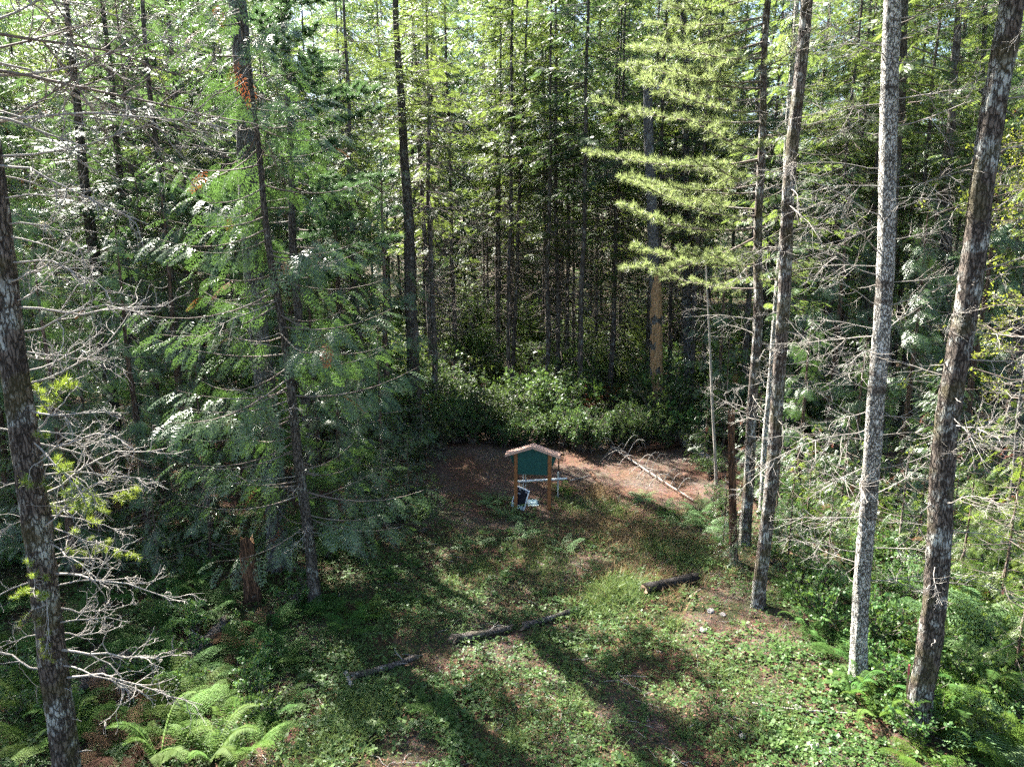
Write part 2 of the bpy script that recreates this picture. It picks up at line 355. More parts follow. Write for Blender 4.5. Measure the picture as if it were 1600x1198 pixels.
# ------------------------------------------------------------------ crowns
def crown(H, z0, Rmax, nb, spray, spacing, ssc=1., droop=.25, upturn=.2, profile=.75, mats=None, flag=0., pine=False, side=None, rtrunk=.15,
          start=.2, az_list=None, hang=False, bare=.25, thin=0., loose=.18, avoid=None):
    g = Geo(); TV, TF = SP[spray]
    P0, D0, U0, S0 = [], [], [], []
    K = 7; paths = []; rads = []
    for i in range(nb):
        u = (i + R.random()) / nb; z = z0 + (H - z0) * u
        if thin and R.random() < thin * u: continue
        L = Rmax * (1 - u) ** profile * R.uniform(.65, 1.1) + .3
        if u < .12: L *= .55 + 3.5 * u
        a = R.random() * 2 * np.pi
        if side is not None: a = side[0] + R.normal(0, side[1])
        while avoid and abs((a - avoid[0] + PI) % (2 * PI) - PI) < avoid[1]: a = R.random() * 2 * PI
        dr = droop * R.uniform(.25, 1.75) + R.normal(0, .13 if pine else .03)
        s = np.linspace(0, 1, K)
        dx, dy = math.cos(a), math.sin(a); bend = R.normal(0, .25 if pine else .12)
        px = s * L; zz = z - dr * L * s + (upturn + dr * .3) * L * s * s
        pth = np.stack([dx * px - dy * bend * L * s * s, dy * px + dx * bend * L * s * s, zz], 1)
        paths.append(pth); rads.append((.010 + .011 * L) * (1 - s * .85) * .6)
        dirs = norm(np.gradient(pth, axis=0))
        if pine:
            nt_ = max(4, int(L / spacing)); ts = np.linspace(bare, 1, nt_)
            for k, t in enumerate(ts):
                p = np.array([np.interp(t, s, pth[:, c]) for c in range(3)]); dd = np.array([np.interp(t, s, dirs[:, c]) for c in range(3)])
                sd = np.cross(dd, [0, 0, 1]); sd /= np.linalg.norm(sd) + 1e-6
                q = (-1 if k % 2 else 1)
                tw = norm(dd * R.uniform(.5, 1.) + sd * q * R.uniform(.4, 1.) + [0, 0, R.normal(.12, .22)])
                tl = R.uniform(.25, .75) * (1 - .45 * t) * min(1, L / 2.2)
                if t > .97: tw = dd; tl = .2
                paths.append(p + tw * tl * np.linspace(0, 1, K)[:, None]); rads.append(np.linspace(.012, .005, K))
                m_ = R.integers(3, 6); tt = np.linspace(.35, 1, m_)
                for x in tt:
                    P0.append(p + tw * tl * x); D0.append(norm(tw + R.normal(0, .35, 3) + [0, 0, .15])); U0.append(norm(R.normal(0, 1, 3))); S0.append(R.uniform(.8, 1.25))
        else:
            ns = max(3, int(L * (1 - start) / spacing)); ts = np.linspace(start, 1, ns)
            p = np.stack([np.interp(ts, s, pth[:, c]) for c in range(3)], 1); dd = norm(np.stack([np.interp(ts, s, dirs[:, c]) for c in range(3)], 1))
            sd = norm(np.cross(dd, [0, 0, 1.])); q = np.where(np.arange(ns) % 2, 1, -1)[:, None]
            ang = R.uniform(.5, 1.15, ns)[:, None] * (1 - .8 * ts[:, None] ** 4)
            d = dd * np.cos(ang) + sd * q * np.sin(ang)
            d[:, 2] -= (.55 if hang else loose) * R.uniform(.3, 1.5, ns)
            P0.extend(p + R.normal(0, .04, p.shape)); D0.extend(norm(d)); U0.extend(norm(np.array([0, 0, 1.]) + R.normal(0, .28, (ns, 3)) + (dd * .25 if hang else 0)))
            S0.extend(ssc * R.uniform(.7, 1.25, ns) * (1.1 - .35 * ts) * (.65 if L < 1. else 1))
    P0 = np.array(P0); D0 = np.array(D0); U0 = np.array(U0); S0 = np.array(S0)
    if pine: S0 *= ssc
    Fr = frames(D0, U0); val = np.clip(R.normal(.45, .25, len(P0)), 0, 1)
    fl = R.random(len(P0)) < flag
    scatter(g, TV, TF, Fr[~fl], P0[~fl], S0[~fl], 0, val[~fl])
    if fl.any(): scatter(g, TV, TF, Fr[fl], P0[fl], S0[fl], 2, val[fl])
    V, F = tubes(np.array(paths), np.array(rads), 4); g.add(V, F, 1, .5)
    return g.mesh('crown', mats)
def dead_branch(L=2., gn=.35, subs=7, r0=.028, lvl2=4, droop=-.05, n=5, tuft=0):
    g = Geo(); K = 9
    def walk(p, d, L, gn, dr=0.):
        pts = [p]; d = norm(d)
        for k in range(K - 1):
            d = norm(d + R.normal(0, gn / 2.2, 3) + [0, 0, dr]); p = p + d * L / (K - 1); pts.append(p)
        return np.array(pts)
    main = walk(np.zeros(3), np.array([1, 0, .12]), L, gn, droop); Ps, Rs = [main], [np.linspace(1, .25, K) * r0]; tips = []
    for i in range(subs):
        t = R.uniform(.25, 1); k = min(int(t * (K - 1)), K - 2); dd = main[k + 1] - main[k]
        sd = norm(np.cross(dd, [0, 0, 1.]) * R.choice([-1, 1]) + [0, 0, R.normal(0, .45)])
        l2 = L * R.uniform(.22, .55) * (1.1 - .6 * t); s_ = walk(main[k], norm(dd) * .7 + sd * R.uniform(.5, 1), l2, gn * 1.2)
        Ps.append(s_); Rs.append(np.linspace(.62, .2, K) * r0 * (1 - .45 * t)); tips.append((s_[-1], s_[-1] - s_[-2]))
        for j in range(R.integers(1, lvl2 + 1)):
            k2 = R.integers(2, K - 1); d2 = s_[k2] - s_[k2 - 1]
            s3 = walk(s_[k2], norm(norm(d2) + R.normal(0, .6, 3)), l2 * R.uniform(.2, .5), gn * 1.2)
            Ps.append(s3); Rs.append(np.linspace(.34, .14, K) * r0 * (1 - .4 * t)); tips.append((s3[-1], s3[-1] - s3[-2]))
    V, F = tubes(np.array(Ps), np.maximum(np.array(Rs), .0028), n); g.add(V, F, 0, .5)
    mats = [M['deadwood']]
    if tuft:
        sel = R.permutation(len(tips))[:tuft]; P0 = []; D0 = []
        for i in sel:
            for k in range(3): P0.append(tips[i][0] - norm(tips[i][1]) * .06 * k); D0.append(norm(norm(tips[i][1]) + [0, 0, .5] + R.normal(0, .3, 3)))
        P0 = np.array(P0); D0 = np.array(D0)
        scatter(g, *SP['tuft'], frames(D0, norm(R.normal(0, 1, P0.shape))), P0, R.uniform(.8, 1.2, len(P0)), 1); mats.append(M['tuft'])
    return g.mesh('dead_branch', mats)
def with_mat(me, *mats):
    me = me.copy()
    for i, m_ in enumerate(mats): me.materials[i] = m_
    return me
GN = [dead_branch(R.uniform(1.5, 2.4), .42, R.integers(8, 13), .021, 5, -.03) for _ in range(9)]
GNT = [dead_branch(R.uniform(1.3, 1.9), .45, 10, .02, 4, tuft=14) for _ in range(3)]
ST = [dead_branch(R.uniform(1.6, 2.9), .17, R.integers(9, 15), .014, 4, -.02) for _ in range(8)]
SB = [with_mat(x, M['twig']) for x in ST]
STUB = [dead_branch(R.uniform(.35, .8), .35, 1, .016, 1) for _ in range(4)]

def trunk_mesh(path, radii, mat, n=22, flare=.45, cap=False, noise=.05, mat2=None, extra=None):
    """path (K,3) local; uneven cross-section, root flare"""
    path = np.asarray(path, float); radii = np.asarray(radii, float).copy(); K = len(path)
    hgt = path[:, 2] - path[0, 2]
    radii = radii * (1 + flare * np.exp(-hgt / .35))
    th = np.arange(n) * 2 * np.pi / n
    T = norm(np.gradient(path, axis=0)); A = norm(np.cross(T, [0, 1., 0])); B = np.cross(T, A)
    ph = R.random(3) * 6.28
    lob = 1 + (flare * .35 * np.exp(-hgt / .4))[:, None] * np.sin(th[None] * 5 + ph[0]) + noise * (R.random((K, n)) - .5) * 1.6 + noise * np.sin(th[None] * 3 + hgt[:, None] * .8 + ph[1])
    if n > 14:
        tt, hh = np.meshgrid(th, hgt); nz = vnoise(tt * 5, hh * 2.2, 1.) + .6 * vnoise(tt * 9 + 40, hh * 5., 1.); lob = lob + .15 * (nz - .8)
    V = path[:, None] + radii[:, None, None] * lob[:, :, None] * (A[:, None] * np.cos(th)[None, :, None] + B[:, None] * np.sin(th)[None, :, None])
    ii = np.arange(K * n).reshape(K, n); a = ii[:-1]; b = ii[1:]
    F = np.stack([a, np.roll(a, -1, 1), np.roll(b, -1, 1), b], -1).reshape(-1, 4)
    g = Geo(); g.add(V.reshape(-1, 3), F, 0, .5)
    if cap:
        top = V[-1]; c = top.mean(0) + [0, 0, -.05]
        jag = top + np.stack([np.zeros(n), np.zeros(n), R.uniform(-.1, .35, n)], 1) * cap
        g.add(np.concatenate([top, jag]), np.stack([np.arange(n), (np.arange(n) + 1) % n, n + (np.arange(n) + 1) % n, n + np.arange(n)], 1), 0, .5)
        g.add(np.concatenate([jag, [c]]), np.stack([np.arange(n), (np.arange(n) + 1) % n, np.full(n, n)], 1), 1 if mat2 else 0, .5)
    return g.mesh('trunk', [mat] + ([mat2] if mat2 else []))
def straight(H, r0, r1, lean=(0, 0), step=.6, wob=.02, power=1.):
    K = max(4, int(H / step)); s = np.linspace(0, 1, K); z = s * H - .25
    ph = R.random(4) * 6.28
    x = lean[0] * z + wob * (np.sin(z * .55 + ph[0]) + .5 * np.sin(z * 1.3 + ph[1])); y = lean[1] * z + wob * (np.sin(z * .5 + ph[2]) + .5 * np.sin(z * 1.2 + ph[3]))
    return np.stack([x - x[0], y - y[0], z], 1), r0 + (r1 - r0) * s ** power

# ------------------------------------------------------------------ crown variants (shared by copies)
FIRM = [M['fir'], M['twig']]
C_FIR = [crown(H=31, z0=z0, Rmax=rm, nb=nb, spray='fir', spacing=.25, ssc=1.25, droop=.34, upturn=.14, profile=.5, mats=FIRM, thin=.55, loose=.45) for z0, rm, nb in ((9.5, 3.3, 110), (11.5, 3.7, 105), (8, 3.0, 115), (12.5, 3.4, 100))]
C_FIRS = [crown(H=22, z0=z0, Rmax=rm, nb=nb, spray='fir', spacing=.24, ssc=1.2, droop=.34, upturn=.14, profile=.5, mats=FIRM, thin=.6, loose=.45) for z0, rm, nb in ((8, 3., 75), (9.5, 3.3, 70))]
C_FIRD = [with_mat(c, M['firdark'], M['twig']) for c in C_FIR[:2]]
C_FAR = [crown(H=34, z0=z0, Rmax=5.2, nb=130, spray='fir', spacing=.5, ssc=2.8, droop=.34, upturn=.1, profile=.55, mats=FIRM, loose=.5) for z0 in (3, 5)]
C_FARD = [with_mat(c, M['firdark'], M['twig']) for c in C_FAR]; C_FIRSD = [with_mat(c, M['firdark'], M['twig']) for c in C_FIRS]
C_YOUNG = [crown(H=8, z0=.5, Rmax=2.2, nb=80, spray='fir', spacing=.24, ssc=1.1, droop=.15, upturn=.1, profile=.8, mats=FIRM) for _ in range(2)]
C_FIRN = [crown(H=27, z0=z0, Rmax=3.4, nb=100, spray='firm', spacing=.26, ssc=1.15, droop=.2, upturn=.12, mats=FIRM) for z0 in (13.5, 15)]
CEDM = [M['cedar'], M['twig'], M['flag']]
C_CEDAR = [crown(H=H, z0=z0, Rmax=rm, nb=nb, spray='cedar', spacing=.12, ssc=1.25, droop=.42, upturn=.30, profile=.6, mats=CEDM, flag=.014, hang=True, start=.15) for H, z0, rm, nb in ((15, .9, 3.2, 62), (11, .5, 2.6, 50), (17, 2.2, 3.4, 64))]
C_CEDT = crown(H=15, z0=1.3, Rmax=3.4, nb=96, spray='cedar', spacing=.12, ssc=1.3, droop=.38, upturn=.28, profile=.6, mats=[M['cedar'], M['twig'], M['flag']], flag=.014, hang=True, start=.18, avoid=(-PI / 2, .6))
C_CEDARF = [crown(H=22, z0=2., Rmax=3.8, nb=85, spray='cedarf', spacing=.26, ssc=1.4, droop=.4, upturn=.28, profile=.6, mats=CEDM, flag=.012, hang=True)]
C_SAP = [crown(H=4.2, z0=.3, Rmax=1.5, nb=42, spray='cedar', spacing=.16, ssc=.8, droop=.3, upturn=.2, mats=CEDM, flag=.012, hang=True) for _ in range(2)]
C_SAPL = [with_mat(c, M['cedarlime'], M['twig'], M['flag']) for c in C_SAP]
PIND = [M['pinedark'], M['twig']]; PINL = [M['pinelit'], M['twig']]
C_PINE = crown(H=17.5, z0=7.4, Rmax=4., nb=44, spray='tuftbig', spacing=.16, ssc=1.25, droop=.1, upturn=.18, profile=.7, mats=PIND, pine=True)
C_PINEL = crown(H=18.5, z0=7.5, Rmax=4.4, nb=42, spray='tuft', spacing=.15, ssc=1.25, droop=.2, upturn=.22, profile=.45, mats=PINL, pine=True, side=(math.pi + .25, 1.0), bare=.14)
C_PINET = crown(H=24, z0=13.5, Rmax=3.2, nb=34, spray='tuftbig', spacing=.2, ssc=1.1, droop=.05, upturn=.2, profile=.6, mats=PIND, pine=True)
def far_twigs():
    P, Rr = [], []
    for i in range(120):
        z = R.uniform(2.0, 15); a = R.random() * 6.28; L = R.uniform(.5, 1.9); s = np.linspace(0, 1, 4)
        d = np.array([math.cos(a), math.sin(a), R.uniform(-.35, .1)])
        p = d * (L * s)[:, None] + [0, 0, z]; p[:, 2] -= .18 * L * s * s; P.append(p); Rr.append(np.linspace(.02, .006, 4))
        for k in range(3):
            t = R.uniform(.3, .9); q = d * L * t + [0, 0, z - .18 * L * t * t]; d2 = norm(d + R.normal(0, .6, 3)); P.append(q + d2 * (L * .4 * s)[:, None]); Rr.append(np.linspace(.011, .005, 4))
    V, F = tubes(np.array(P), np.array(Rr), 3); return Geo().add(V, F).mesh('dead_branches', M['twig'])
TWIGS = [far_twigs() for _ in range(3)]
T_SHORT = [trunk_mesh(*straight(22, .19, .03, (0, 0), 1., .05), M['bark_far'], 8, .35) for _ in range(2)]
T_FAR = [trunk_mesh(*straight(30, .2, .03, (0, 0), 1.1, .05), M['bark_far'], 8, .35) for _ in range(3)]

# ------------------------------------------------------------------ named trees near the clearing
LM = []        # landmarks used in the wording of labels: (x, y, phrase)
def near_tree(name, label, base, top, r0, r1, H, bark, Y=None, crowns=(), dead=None, cat='tree', group=None, broken=0, mat2=None, wob=.045, lm=None, flare=.5, n=24):
    b = gp(*base) if Y is None else at(base[0], base[1], Y)
    t = at(top[0], top[1], b[1]); lean = ((t[0] - b[0]) / max(t[2] - b[2], 1.), 0.)
    gz = float(ground(b[0], b[1]))
    if Y is not None: b[0] -= lean[0] * (b[2] - gz); b[2] = gz
    b[2] = gz
    rt = root(name, label, cat, b, group)
    pth, rr = straight(H, r0, r1, lean, .2, wob)
    link('trunk', trunk_mesh(pth, rr, bark, n, flare, cap=broken, mat2=mat2), rt)
    for me, rz, sc, zo in crowns:
        link('crown', me, rt, (lean[0] * zo, 0, zo), (0, math.atan(lean[0]), rz), sc)
    for spec in dead or ():
        meshes, nbr, z0, z1, azm, azs, sc = spec[:7]; tilt = spec[7] if len(spec) > 7 else 0.
        for i in range(nbr):
            z = z0 + (z1 - z0) * (i + R.random()) / nbr; k = min(int(z / H * len(pth)), len(pth) - 1)
            rtk = float(np.interp(z, pth[:, 2], rr)); px_ = float(np.interp(z, pth[:, 2], pth[:, 0])); py_ = float(np.interp(z, pth[:, 2], pth[:, 1]))
            a = azm + R.normal(0, azs)
            link('dead_branch', meshes[R.integers(len(meshes))], rt, (px_ + math.cos(a) * rtk * .8, py_ + math.sin(a) * rtk * .8, z), (R.uniform(-1.2, 1.2), R.normal(tilt, .2), a), float(sc * R.uniform(.7, 1.2)))
    if lm: LM.append((b[0], b[1], lm))
    return rt, b, lean
near_tree('pine_tree', 'lichen-spotted dark trunk rising from the bottom edge, tangle of pale bare twigs', (105, 1190), (-8, 350), .19, .10, 24, M['bark_lichen'], Y=9.3,
          crowns=[(C_PINET, .4, 1., 0)], dead=[(GN, 30, 2.4, 9.8, .15, .5, .78), (GN, 10, 2.5, 10, PI, .5, .65), (GNT, 9, 3.8, 6.6, 0, .9, .7), (GN, 9, 9.5, 13.5, .15, .8, .85), (STUB, 8, 1., 5, .3, 1., .6), (SB, 10, 10.2, 14., .5, .6, 1.5, -.05), (ST, 6, 9.5, 13.5, .6, .5, 1.3, 0)], lm='the lichen-spotted dark trunk', flare=.2)
near_tree('fir_tree', 'thick straight grey fir trunk behind the glinting cedar sprays', (437, 885), (368, 0), .28, .10, 30, M['bark_grey'], crowns=[(C_FIRN[0], 0, 1., 2.)], dead=[(ST, 7, 10.5, 14.5, PI, .6, .8), (ST, 5, 10, 15, 0, .6, .7)], lm='the thick grey fir trunk')
near_tree('cedar_tree', 'slim leaning cedar with white-glinting drooping sprays beside the rotten stump', (492, 940), (392, 150), .145, .02, 15.6, M['bark_fir'], crowns=[(C_CEDT, 0, (1., 1., 1.), .3)],
          dead=[(ST, 10, 2.5, 7.5, PI, .7, .75, .12), (GN, 6, 1.5, 5, -PI / 2, .9, .5)], lm='the slim leaning cedar')
near_tree('pine_tree', 'dark long-needled pine with tufted foliage between grey fir and tall brown fir', (486, 790), (438, 0), .19, .04, 17.6, M['bark_fir'], crowns=[(C_PINE, 1., 1., 0)])
near_tree('fir_tree', 'tall brown fir with long bare boughs standing above the shrubs', (655, 690), (622, 0), .31, .06, 22, M['bark_fir'], crowns=[(C_FIRN[1], 1.2, (1.1, 1.1, .78), .5)], dead=[(SB, 22, 4, 15, -.25, .6, 1.45, .25), (SB, 8, 5, 15, PI, .6, 1.2, .2)], lm='the tall brown fir')
near_tree('fir_tree', 'slender dark fir just behind the tall brown fir', (676, 620), (650, 150), .18, .05, 22, M['bark_far'], crowns=[(C_FIRS[0], .6, 1., 0)], dead=[(SB, 8, 4, 12, 0, 2., .9, .1)])
near_tree('fir_tree', 'sturdy dark fir trunk wrapped in dark cedar foliage, far from the clearing', (188, 770), (100, 0), .26, .06, 18.2, M['bark_fir'], crowns=[(C_FIRSD[0], .6, (1., 1., .8), 0)], dead=[(SB, 10, 5, 13, 0, 2., .9)])
near_tree('fir_tree', 'shaded brown fir trunk right beside the sturdy dark fir', (228, 745), (166, 0), .21, .05, 18.6, M['bark_fir'], crowns=[(C_FIRSD[1], 2.6, (1., 1., .82), 0)], dead=[(SB, 10, 4, 13, 0, 2., .9)])
near_tree('fir_tree', 'grey fir at the edge of the shrubs, screened by dark cedars', (320, 720), (265, 0), .20, .05, 19, M['bark_far'], crowns=[(C_FIRS[1], 2.6, (1., 1., .83), 0)], dead=[(SB, 10, 4, 13, 0, 2., .9)])
near_tree('fir_tree', 'straight fir right behind the broken snag, orange scar near its foot', (1072, 645), (1068, 0), .24, .08, 31, M['bark_grey'], crowns=[(C_FIR[2], .3, 1., 1.)], dead=[(SB, 12, 4, 14, 0, 2., 1., .1)])
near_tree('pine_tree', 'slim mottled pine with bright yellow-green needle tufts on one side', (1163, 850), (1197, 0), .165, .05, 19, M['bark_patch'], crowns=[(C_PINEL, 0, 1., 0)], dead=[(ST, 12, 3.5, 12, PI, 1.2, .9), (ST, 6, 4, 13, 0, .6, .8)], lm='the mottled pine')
near_tree('fir_tree', 'dark mossy fir trunk standing at the edge of the clearing, bare of needles', (1184, 946), (1256, 0), .155, .075, 28, M['bark_patch'], crowns=[(C_FIRN[0], 2., .95, 1.)], dead=[(ST, 16, 3., 14, -.3, 1.1, .8), (GN, 8, 3, 11, PI, .8, .6)], lm='the dark mossy fir')
near_tree('fir_tree', 'slender pale trunk half hidden behind the dark mossy fir', (1191, 810), (1237, 150), .12, .05, 20, M['bark_white'], crowns=[(C_FIR[0], 2., .6, 1.)], dead=[(ST, 7, 3, 12, 0, 2., .7)])
near_tree('white_barked_tree', 'straight white-barked trunk with cracked plates and pale bare branches', (1345, 1066), (1398, 0), .155, .11, 26, M['bark_white'], crowns=[(C_FIRN[1], .9, .9, 0)],
          dead=[(ST, 24, 2.2, 15, PI, .55, .78, -.1), (ST, 21, 2.2, 15, 0, .6, .75, -.15), (STUB, 16, 1.5, 14, 0, 2., .6), (ST, 8, 4, 9.5, PI, .7, .7)], lm='the white-barked trunk', flare=.55)
near_tree('fir_tree', 'dim brown fir trunk directly behind the white-barked trunk', (1372, 735), (1413, 0), .27, .09, 30, M['bark_fir'], crowns=[(C_FIR[3], .6, 1., 0)], dead=[(SB, 12, 3, 13, 0, 2., 1.)])
near_tree('fir_tree', 'thick dark leaning trunk with a wooden stake at its foot', (1432, 1136), (1578, 0), .20, .12, 27, M['bark_lichen'], crowns=[(C_FIRN[0], 2.9, .9, 1)], dead=[(STUB, 12, 4, 14, 0, 2., .7), (ST, 18, 2.5, 13, 0, 1.2, .75, -.1), (ST, 8, 3, 10, PI, 1.2, .5), (STUB, 6, 1, 5, 0, 2., .7)], lm='the thick leaning trunk', flare=.6)
near_tree('fir_tree', 'brown fir seen between the white-barked trunk and the thick leaning trunk', (1466, 690), (1492, 0), .22, .07, 30, M['bark_far'], crowns=[(C_FIR[0], 2.4, 1., 0)], dead=[(SB, 12, 3, 13, 0, 2., 1.)])
near_tree('fir_tree', 'thin pale fir beside the thick leaning trunk, higher up the slope of shrubs', (1508, 680), (1545, 0), .16, .05, 28, M['bark_grey'], crowns=[(C_FIR[1], .4, .9, 0)], dead=[(SB, 12, 3, 13, 0, 2., .9)])
near_tree('dead_tree', 'short reddish broken-off dead trunk left of the mottled pine', (1147, 878), (1145, 640), .115, .085, 4.4, M['char'], cat='dead tree', broken=.7, mat2=M['stripped'], dead=[(STUB, 5, 1.2, 4, 0, 2., .8)], wob=.015)
near_tree('dead_sapling', 'leafless thin dead sapling pole between the snag and mottled pine', (1120, 760), (1108, 440), .06, .02, 8.5, M['deadwood'], cat='dead tree', dead=[(ST, 10, 3, 8, 0, 2., .5, .1)], wob=.02)

# the broken snag: bark above, bare orange wood below, torn at several places
b = gp(1030, 676); t = at(1011, 95, b[1]); Hs = t[2] - b[2]; ln_ = (t[0] - b[0]) / Hs; LM.append((b[0], b[1], 'the broken orange snag'))
rt = root('snag', 'broken-topped dead snag with bark stripped down to orange wood', 'dead tree', b)
pth, rr = straight(Hs, .30, .19, (ln_, 0), .4, .03)
link('trunk', trunk_mesh(pth, rr, M['bark_grey'], 14, .2, cap=1.3, mat2=M['char']), rt)
zc = np.linspace(1.6, 7.4, 16); thn = np.linspace(-PI * .92, -PI * .02, 9)      # stripped face towards the clearing, torn edges
V = []; 
for j, z in enumerate(zc):
    r_ = np.interp(z, pth[:, 2], rr) * 1.09 + .006; x0 = np.interp(z, pth[:, 2], pth[:, 0]); y0 = np.interp(z, pth[:, 2], pth[:, 1])
    sh = R.uniform(-.16, .16); wd = R.uniform(.82, 1.05) if 1 < j < 14 else .55
    for a in thn:
        aa = -PI * .47 + (a + PI * .47) * wd + sh * .3; V.append([x0 + r_ * math.cos(aa), y0 + r_ * math.sin(aa), z + R.uniform(-.15, .15)])
ii = np.arange(len(V)).reshape(16, 9); F = np.stack([ii[:-1, :-1], ii[:-1, 1:], ii[1:, 1:], ii[1:, :-1]], -1)
keep = np.ones((15, 8), bool); keep[9, 1:7] = False; keep[3, 3:5] = False; keep[6, 0:3] = False; keep[:, 0] &= R.random(15) < .6; keep[:, 7] &= R.random(15) < .6; keep[0] &= R.random(8) < .6; keep[14] &= R.random(8) < .5
link('stripped_wood', Geo().add(V, F[keep].reshape(-1, 4)).mesh('stripped_wood', M['stripped']), rt)['label'] = 'bare orange wood where the bark has fallen'
for i in range(16):
    z = R.uniform(5, Hs - .6); a = R.uniform(0, 6.28); x0 = np.interp(z, pth[:, 2], pth[:, 0])
    link('dead_branch', (STUB + SB)[R.integers(10)], rt, (x0 + .18 * math.cos(a), .18 * math.sin(a), z), (0, R.normal(.2, .2), a), float(R.uniform(.6, 1.1)))
# orange scar on the fir behind it is a torn short stump in front
b = gp(1070, 640)
rt = root('torn_stump', 'orange torn stump just behind the broken snag', 'stump', b + [0, -.6, 0])
pth, rr = straight(2.3, .27, .22, (0, 0), .25, .02); link('trunk', trunk_mesh(pth, rr, M['stripped'], 12, .3, cap=1.2, mat2=M['char']), rt)
b = gp(395, 940); rt = root('rotten_stump', 'tall rotten reddish stump among ferns beside the slim cedar', 'stump', b); LM.append((b[0], b[1], 'the rotten stump'))
pth, rr = straight(1.75, .20, .17, (-.02, 0), .18, .02); link('trunk', trunk_mesh(pth, rr, M['char'], 14, .15, cap=.9, mat2=M['stripped'], noise=.12), rt)

# ------------------------------------------------------------------ cedars and saplings of the middle distance
# places the sun reaches in the photograph: gaps in the stand lie up-sun of them
SUNNY = [gp(900, 722), gp(700, 925), gp(760, 950), gp(1000, 800), gp(1150, 1050), gp(1090, 925), gp(880, 1185), gp(560, 960), gp(620, 1150), gp(1010, 1150), gp(1240, 1180)]
SUNNY += [np.array([gp(492, 940)[0] - .35 * k, 15.6, 1.6 * k]) for k in range(1, 8)] + [at(px_, py_, Y_) for px_, py_, Y_ in ((1080, 100, 19.), (1080, 250, 19.), (1090, 400, 19.), (560, 560, 19.), (600, 680, 22.), (860, 600, 34.), (760, 570, 38.), (820, 520, 46.), (690, 560, 33.), (940, 640, 31.), (1280, 650, 24), (1500, 650, 20), (1560, 850, 15), (1540, 1050, 12.5), (300, 1080, 12.), (640, 200, 24.), (560, 300, 22.))]
SUNNY = np.array(SUNNY); _sh = np.array([sdir.x, sdir.y]) / math.hypot(sdir.x, sdir.y); _tl = sdir.z / math.hypot(sdir.x, sdir.y)
def shades(x, y, z0, H, r0):
    rel = np.array([x, y]) - SUNNY[:, :2]; t_ = rel @ _sh; perp = np.abs(rel[:, 0] * _sh[1] - rel[:, 1] * _sh[0]); z = SUNNY[:, 2] + t_ * _tl
    rr_ = r0 * np.clip(1 - (z - z0) / (H - z0), 0, 1) ** .5 + .25
    return bool(((t_ > 0) & (z > z0 * .9) & (z < H + .5) & (perp < rr_)).any())
def simple_tree(name, label, cat, x, y, trunk, crown_, sc, rz, group=None, twigs=None, lean=(0, 0), suf=None):
    rt = root(name, label, cat, (x, y, float(ground(x, y)) - .05), group, (lean[0], lean[1], rz), sc)
    link('trunk', trunk, rt); link('crown', crown_, rt)
    if twigs is not None: link('dead_branches', twigs, rt)
    return rt
T_CED = [trunk_mesh(*straight(15, .20, .02, (0, 0), .7, .04), M['bark_cedar'], 10, .5), trunk_mesh(*straight(11, .14, .02, (0, 0), .7, .03), M['bark_cedar'], 10, .5),
         trunk_mesh(*straight(17, .22, .02, (0, 0), .7, .04), M['bark_cedar'], 10, .5), trunk_mesh(*straight(22, .28, .02, (0, 0), .9, .04), M['bark_cedar'], 10, .5)]
T_YOUNG = trunk_mesh(*straight(8, .07, .01, (0, 0), .5, .03), M['bark_far'], 7, .3)
T_SAP = trunk_mesh(*straight(4.2, .045, .01, (0, 0), .4, .02), M['bark_cedar'], 7, .3)
AUTO = []      # (object, x, y, phrase) : wording completed at the end
def cedar(px, py, k, sc=1., Y=None):
    p = gp(px, py) if Y is None else at(px, py, Y)
    me = (C_CEDAR + C_CEDARF)[k]
    if shades(p[0], p[1], .5, (15, 11, 17, 22)[k] * sc, 2.): sc = sc * .66
    o = simple_tree('cedar_tree', '', 'tree', p[0], p[1], T_CED[k], me, sc, R.random() * 6.28, 'cedars round the clearing')
    AUTO.append((o, p[0], p[1], ('tall drooping cedar', 'small drooping cedar', 'tall drooping cedar', 'big dark cedar')[k])); return o
for a in ((535, 850, 1, .95), (600, 775, 1, .9), (300, 800, 2, 1.), (232, 850, 0, .95), (120, 900, 0, .9), (30, 860, 2, 1.), (-60, 800, 3, 1.), (180, 720, 3, 1.), (420, 760, 2, .9), (330, 700, 3, .8), (-20, 690, 3, 1.), (250, 690, 2, 1.1), (610, 700, 1, 1.1), (90, 790, 2, .9), (500, 740, 1, 1.2), (60, 850, 1, 1.1), (160, 885, 1, .9), (330, 835, 1, .8), (-40, 900, 1, 1.), (20, 770, 0, 1.), (260, 770, 1, 1.), (565, 800, 1, .8),
          (540, 700, 0, .9), (60, 700, 3, 1.1), (470, 690, 0, 1.),
          (1245, 790, 1, .95), (1290, 715, 0, .8), (1120, 690, 1, .85), (1500, 760, 0, .8), (1420, 690, 0, .9), (1340, 680, 1, 1.), (1590, 720, 2, .9), (1560, 660, 3, 1.), (1215, 650, 0, .9), (1690, 800, 0, 1.), (1280, 640, 1, 1.2), (1330, 780, 1, .8), (1400, 770, 1, .9), (1460, 820, 1, .75), (1520, 690, 2, .8), (1240, 700, 1, 1.), (1390, 640, 0, 1.)):
    cedar(*a)
def sapling(px, py, k, lime, sc):
    p = gp(px, py); o = simple_tree('cedar_sapling', '', 'sapling', p[0], p[1], T_SAP, (C_SAPL if lime else C_SAP)[k], sc, R.random() * 6.28, 'young cedars')
    AUTO.append((o, p[0], p[1], 'low pale green cedar sapling' if lime else 'low dark green cedar sapling'))
